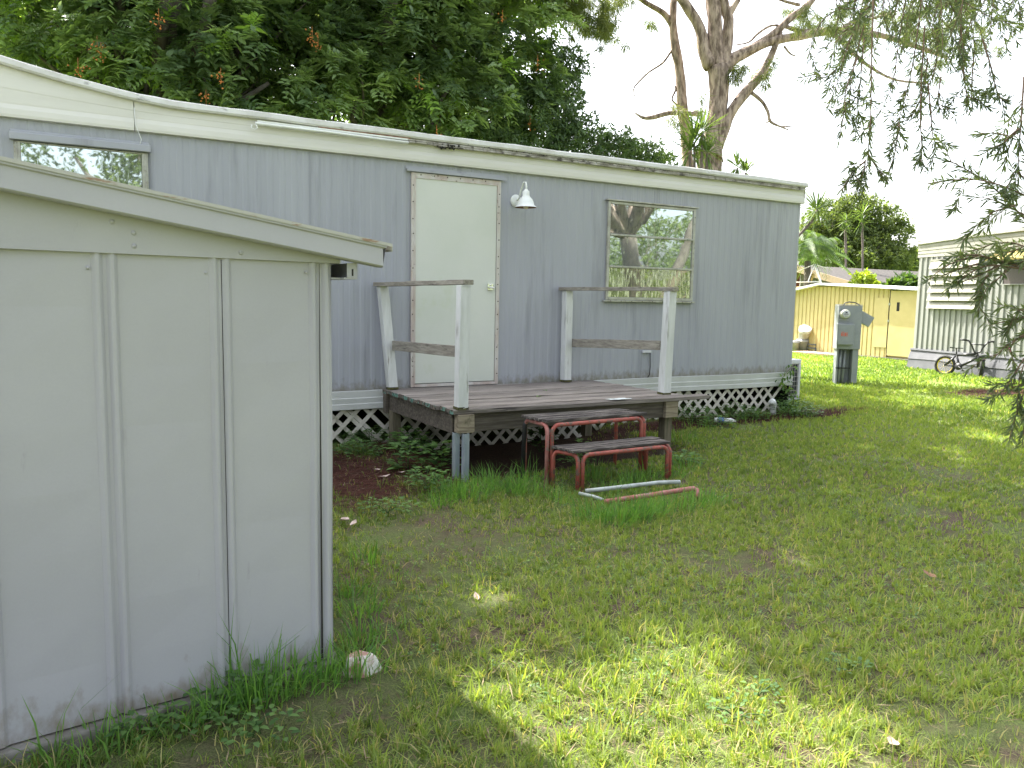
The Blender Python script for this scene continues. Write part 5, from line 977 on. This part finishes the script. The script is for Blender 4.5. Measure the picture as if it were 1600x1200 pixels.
b = dp(1090, 420, 14.5); spiky('strap_leaf_plant', [(1085, 222, 1.25), (1098, 205, 1.1), (1078, 238, 1.1), (1105, 240, .8)], 14.5, b, 'spiky green plant in front of the pine trunk above the roof edge', .5, 50)
b = dp(1158, 420, 14.5); spiky('strap_leaf_plant', [(1152, 262, .9), (1165, 270, .8)], 14.5, b, 'small spiky plant right of the pine trunk above the roof edge', .42, 40)
b = dp(1165, 470, 14.5); spiky('strap_leaf_plant', [(1276, 328, 1.0)], 14, (b[0], b[1]), 'spiky plant head leaning out past the end of the grey home', .46, 60)
for x, y, D, s, lb_ in ((1348, 334, 34, 1.5, 'dark spiky plant head before the round far tree'), (1322, 345, 34, 1.2, 'thin spiky plant left of the darker one before the far tree')):
    b = dp(x, 460, D); spiky('strap_leaf_plant', [(x, y, .8), (x-2, y+14, .7)], D, (b[0], b[1]), lb_, s*.5, 30, .05)
# palm at the end of the home
pb = dp(1262, 470, 26); palm = empty('palm_tree', (pb[0], pb[1], 0), 'arching green palm fronds beside the end of the grey home', 'palm'); m = MB(); m.tube([(pb[0], pb[1], -.1), (pb[0], pb[1], 1.2), tuple(dp(1262, 408, 26))], [.16, .13, .1], 9); m.build('trunk', 'barkg', palm, True)
Bs = []; Ds = []; Ls = []; tt = []
for hx, hy, n_ in ((1262, 382, 22), (1285, 392, 17), (1245, 372, 14), (1275, 402, 16), (1250, 398, 16)):
    h = dp(hx, hy, 26+random.uniform(-1, 1))
    for k in range(n_):
        a = random.uniform(0, 6.28); el = random.uniform(.2, 1.2); ln = random.uniform(1.0, 1.6); hd = np.array([math.cos(a), math.sin(a), 0]); tv = random.random()
        for t in np.linspace(.12, 1, 20):
            q = h+hd*ln*t*math.cos(el)+np.array([0, 0, ln*(t*math.sin(el)-.75*t*t)]); tg = unit(hd*math.cos(el)+np.array([0, 0, math.sin(el)-1.5*t])); sd = np.cross(tg, [0, 0, 1.])
            for s in (-1, 1): Bs.append(q); Ds.append(tg*.5+sd*s*.7+np.array([0, 0, -.35])); Ls.append(.36*math.sin(.5+2.3*t)); tt.append(tv)
leaves('fronds', np.array(Bs), np.array(Ds), np.array(Ls), .030, 'l_palm', palm, np.array(tt), np.tile([0, 0, 1.], (len(Bs), 1)))
# round far tree
fb = dp(1345, 460, 44); ft = empty('far_round_tree', (fb[0], fb[1], 0), 'wide round crowned tree far behind the shingled house', 'tree')
def Lf(x, y, D, r, rz=None): p = dp(x, y, D); return (*p, r, r, rz or r*.75)
lobf = [Lf(1300, 345, 44, 1.5), Lf(1335, 335, 44, 1.5), Lf(1368, 345, 44, 1.4), Lf(1395, 362, 44, 1.0), Lf(1320, 375, 44, 1.7), Lf(1360, 390, 44, 1.6), Lf(1405, 402, 44, .9), Lf(1285, 390, 44, 1.4), Lf(1340, 405, 43, 1.7), Lf(1385, 410, 43, 1.2), Lf(1270, 370, 45, 1.0)]
P, O, k = lobe_pts(lobf, 2100, .5); sprays('crown', P, O, 'l_far', ft, 14, .20, .10, .26); skeleton('ft', (fb[0], fb[1]), lobf, ft, 'barkg', .28, .45)
fb = dp(1440, 460, 60); f2 = empty('far_small_tree', (fb[0], fb[1], 0), 'small pale tree in the distance between far tree and white mobile home', 'tree'); lo_ = [Lf(1425, 410, 60, 1.0), Lf(1440, 400, 60, 1.0), Lf(1412, 420, 60, .9)]
P, O, k = lobe_pts(lo_, 300, .5); sprays('crown', P, O, 'l_far', f2, 12, .25, .12, .3); skeleton('f2', (fb[0], fb[1]), lo_, f2, 'barkg', .12, .45)
fb = dp(1350, 470, 24.5); f3 = empty('lime_shrub', (fb[0], fb[1], 0), 'bright lime shrub rising just above the yellow shed roof', 'shrub'); lo_ = [Lf(1345, 438, 24.5, .32, .28), Lf(1355, 445, 24.5, .35, .25)]
P, O, k = lobe_pts(lo_, 110, .2); sprays('crown', P, O, 'l_bright', f3, 9, .14, .07, .1); skeleton('f3', (fb[0], fb[1]), lo_, f3, 'barkg', .04, .5)
fb = dp(1408, 470, 24.5); f4 = empty('broad_leaved_shrub', (fb[0], fb[1], 0), 'green broad leaved shrub above the right end of the yellow shed', 'shrub'); lo_ = [Lf(1395, 446, 24.5, .35, .2), Lf(1415, 444, 24.5, .4, .25), Lf(1428, 446, 24.5, .3, .2)]
P, O, k = lobe_pts(lo_, 90, .2); sprays('crown', P, O, 'l_palm', f4, 8, .24, .11, .1); skeleton('f4', (fb[0], fb[1]), lo_, f4, 'barkg', .04, .5)
# distant belt of trees closes the horizon
n = 1500; n = 2600; a = rng.uniform(-3.14, 3.14, n); r = 75+rng.random(n)*15; hh = 2.8+1.2*vnoise(a*10, a*0, 1.0); P = np.stack([r*np.sin(a), -7+r*np.cos(a), rng.random(n)*hh], 1)
o = sprays('distant_woodland', P, rnd(n), 'l_far', None, 14, .8, .45, 1.1); tag(o, 'far green belt of woodland closing the horizon', 'woodland', kind='stuff')

# weeping bottlebrush on the right, trunk outside the picture
bbt = empty('weeping_bottlebrush_tree', (9.2, -4.3, 0), 'weeping narrow leaved tree whose branches hang in at the upper right', 'tree')
m = MB(); m.tube(wob((9.2, -4.3, -.1), (8.9, -4.3, 2.6), 6, .06), [.24, .2, .18, .17, .16, .16, .15], 12, noise=.08); m.tube(wob((9.2, -4.25, .4), (10.3, -3.9, 3.2), 6, .1), [.13, .12, .11, .10, .09, .08, .08], 10, noise=.08); m.build('trunk', 'barkg', bbt, True)
SB = []; SD = []; SL_ = []; ST = []; tw = MB()
def strand(P, r=.0035, dens=150, L=.06, start=.12, tv=None, up=.0):
    P = [Vector(p) for p in P]; n = len(P); Q = []
    for i in range(n-1):
        for k in range(5):
            t = k/5; a = P[max(i-1, 0)]; b, c = P[i], P[i+1]; d = P[min(i+2, n-1)]; Q.append(.5*((2*b)+(c-a)*t+(2*a-5*b+4*c-d)*t*t+(3*b-a-3*c+d)*t**3))
    Q.append(P[-1]); tw.tube(Q, list(np.linspace(r*1.5, r*.5, len(Q))), 4, cap=False)
    A = np.array([tuple(q) for q in Q]); sg = np.linalg.norm(np.diff(A, axis=0), axis=1); cum = np.concatenate([[0], np.cumsum(sg)]); Lt = cum[-1]; cnt = max(6, int(Lt*dens))
    s = Lt*(start+(1-start)*rng.random(cnt)**.85); i = np.clip(np.searchsorted(cum, s)-1, 0, len(sg)-1); f = ((s-cum[i])/sg[i])[:, None]; B = A[i]*(1-f)+A[i+1]*f; tg = unit(A[i+1]-A[i])
    D = unit(tg*.75+rnd(cnt)*.75); SB.append(B); SD.append(D); SL_.append(L*(.65+.6*rng.random(cnt))); ST.append(np.clip((tv if tv is not None else random.random()*.6)+rng.normal(size=cnt)*.14, 0, .8))
def sp(pts, D, side=2, **k):
    P = [Vector(dp(x, y, D+(z[0] if z else 0))) for x, y, *z in pts]; strand(P, **k)
    for _ in range(side):       # short side shoots
        i = random.randint(1, len(P)-1); a = P[i-1].lerp(P[i], random.random()); g = (P[i]-P[i-1]).normalized(); d = Vector(rnd(1)[0])*.8+g*.8+Vector((0, 0, -.15)); d.normalize(); ln = random.uniform(.07, .17)
        strand([a, a+d*ln*.5, a+d*ln+Vector((0, 0, -.02))], r=.0018, dens=230, L=.058, start=.1)
# named hanging shoots seen against the sky
for pts, D in (([(1400, -40), (1340, 30), (1310, 60), (1295, 110)], 4.6), ([(1345, 20), (1322, 80), (1308, 130), (1292, 170)], 4.4), ([(1350, 40), (1335, 100), (1328, 150), (1330, 190)], 4.4), ([(1345, 30), (1330, 70), (1300, 115), (1278, 122)], 4.5), ([(1350, 60), (1345, 120), (1340, 170), (1360, 195)], 4.4),
               ([(1365, -20), (1362, 90), (1360, 190), (1355, 255), (1352, 290)], 4.0), ([(1340, 90), (1322, 140), (1318, 180), (1312, 215)], 4.3), ([(1352, 250), (1350, 265), (1340, 290)], 4.0), ([(1356, 240), (1370, 262), (1378, 275)], 4.0), ([(1352, 252), (1332, 270), (1315, 298)], 4.0),
               ([(1420, -30), (1405, 60), (1395, 130), (1375, 175)], 4.8), ([(1440, 0), (1428, 90), (1415, 150), (1400, 200), (1392, 225)], 4.5), ([(1445, 40), (1440, 120), (1438, 190), (1440, 235), (1430, 260)], 4.4), ([(1470, 10), (1462, 100), (1448, 140), (1430, 180)], 4.7), ([(1450, 90), (1440, 150), (1420, 185), (1395, 195)], 4.5), ([(1470, 120), (1466, 160), (1475, 180)], 4.5), ([(1450, 130), (1455, 180), (1458, 215), (1466, 228)], 4.4),
               ([(1405, 190), (1398, 240), (1385, 275)], 4.2), ([(1500, 20), (1505, 100), (1510, 150), (1512, 175)], 4.4), ([(1535, 60), (1550, 110), (1560, 150), (1575, 157)], 4.3), ([(1522, 80), (1518, 140), (1520, 170)], 4.5), ([(1600, 120), (1596, 180), (1592, 240), (1590, 290)], 3.6), ([(1594, 200), (1575, 215), (1560, 235)], 3.6), ([(1592, 205), (1565, 225), (1548, 232)], 3.6), ([(1590, 265), (1596, 275), (1600, 280)], 3.6),
               ([(1380, -20), (1300, 20), (1275, 50), (1262, 95)], 5.0), ([(1500, 60), (1500, 100), (1520, 140), (1540, 150)], 4.6), ([(1650, 395), (1560, 300), (1510, 265), (1478, 250)], 3.7), ([(1660, 340), (1590, 300), (1520, 280), (1448, 288)], 3.6), ([(1590, 320), (1555, 330), (1545, 336)], 3.6), ([(1640, 350), (1600, 335), (1565, 318)], 3.6),
               ([(1680, 430), (1600, 385), (1560, 380), (1520, 392)], 4.0)): sp(pts, D, dens=165, L=.066)
# the two side shoots against the neighbour's wall
for pts in ([(1680, 380), (1590, 410), (1530, 400), (1480, 415), (1448, 440)], [(1600, 420), (1545, 415), (1510, 430), (1492, 448)], [(1590, 415), (1550, 405), (1525, 398), (1495, 402)], [(1560, 415), (1530, 430), (1505, 440)], [(1530, 412), (1500, 420), (1470, 432)], [(1575, 420), (1560, 435), (1545, 445)], [(1680, 350), (1620, 375), (1585, 392), (1560, 395)], [(1545, 430), (1535, 445), (1528, 490)],
            [(1700, 470), (1630, 490), (1580, 500), (1548, 508)], [(1640, 490), (1600, 495), (1565, 520)], [(1700, 500), (1620, 515), (1580, 535), (1552, 560)], [(1640, 520), (1605, 560), (1592, 600), (1590, 650)], [(1660, 540), (1612, 590), (1590, 640), (1576, 690)], [(1600, 560), (1575, 600), (1560, 615), (1542, 625)], [(1650, 580), (1610, 620), (1600, 670), (1598, 700)], [(1620, 520), (1590, 530), (1575, 545)], [(1615, 590), (1600, 600), (1580, 605)], [(1655, 470), (1612, 480), (1590, 486)]): sp(pts, 3.7, side=1, dens=190, L=.056)
# dense hanging mass at the top right and the rest of the crown
for _ in range(70):
    x = random.gauss(1495, 70); y = random.uniform(-150, -5); D = random.uniform(4.2, 6.4); e = min(random.uniform(15, 115), 130-abs(x-1490)*.35); sp([(x+random.uniform(-70, 70), y-60), (x, y), (x+random.uniform(-25, 25), (y+e)/2), (x+random.uniform(-50, 50), e)], D, side=1, dens=95, tv=random.random()*.75)
for _ in range(24):
    x = random.uniform(1300, 1420); y = random.uniform(-160, 0); D = random.uniform(4.2, 6.0); sp([(x+30, y-60), (x, y), (x-random.uniform(-10, 30), y+60), (x-random.uniform(-10, 45), y+random.uniform(60, 120))], D, side=1, dens=95)
for _ in range(230):
    a = random.uniform(0, 6.283); q = 5.3*math.sqrt(random.random()); X, Y = 8.9+q*math.cos(a), -4.3+q*math.sin(a); Z = 6.6-.09*q*q+random.uniform(-.6, .6); o_ = random.uniform(.5, 1.3)
    e = Z-random.uniform(.9, 2.0); d = (X, Y+7.2)
    if e < 1.42+math.hypot(*d)*.47 and math.atan2(X, Y+7.2) < YAW+R(37) and Y > -7.2: e = 1.42+math.hypot(*d)*.5; Z = max(Z, e+.7)
    strand([(X, Y, Z), (X+.3*math.cos(a), Y+.3*math.sin(a), Z+.05), (X+.45*math.cos(a), Y+.45*math.sin(a), (Z+e)/2), (X+.5*math.cos(a), Y+.5*math.sin(a), e)], r=.006, dens=75, L=.11, start=.0)
tw.build('twigs', 'twig', bbt, True)
B, D, L2, T = np.concatenate(SB), np.concatenate(SD), np.concatenate(SL_), np.concatenate(ST)
leaves('foliage', B, D, L2, .0088+.04*np.maximum(L2-.075, 0), 'l_bottle', bbt, T, None, .1, .05)
m = MB()
for e in (dp(1500, -90, 5.2), dp(1400, -160, 5.0), dp(1640, 330, 3.9), dp(1720, 480, 3.9), dp(1620, -60, 4.4), (12, -2.5, 6), (11.5, -6.5, 5.8), (7.5, -7.5, 5.6), (9, -1.5, 6.2), (6, -3, 6.0)):
    s_ = Vector((8.9, -4.3, 2.6)); e = Vector(e); mid = s_.lerp(e, .5)+Vector((0, 0, .9)); m.tube([s_, s_.lerp(mid, .5)+Vector((0, 0, .2)), mid, mid.lerp(e, .6)+Vector((0, 0, .15)), e], [.11, .085, .06, .04, .015], 8)
m.build('limbs', 'bark', bbt, True)
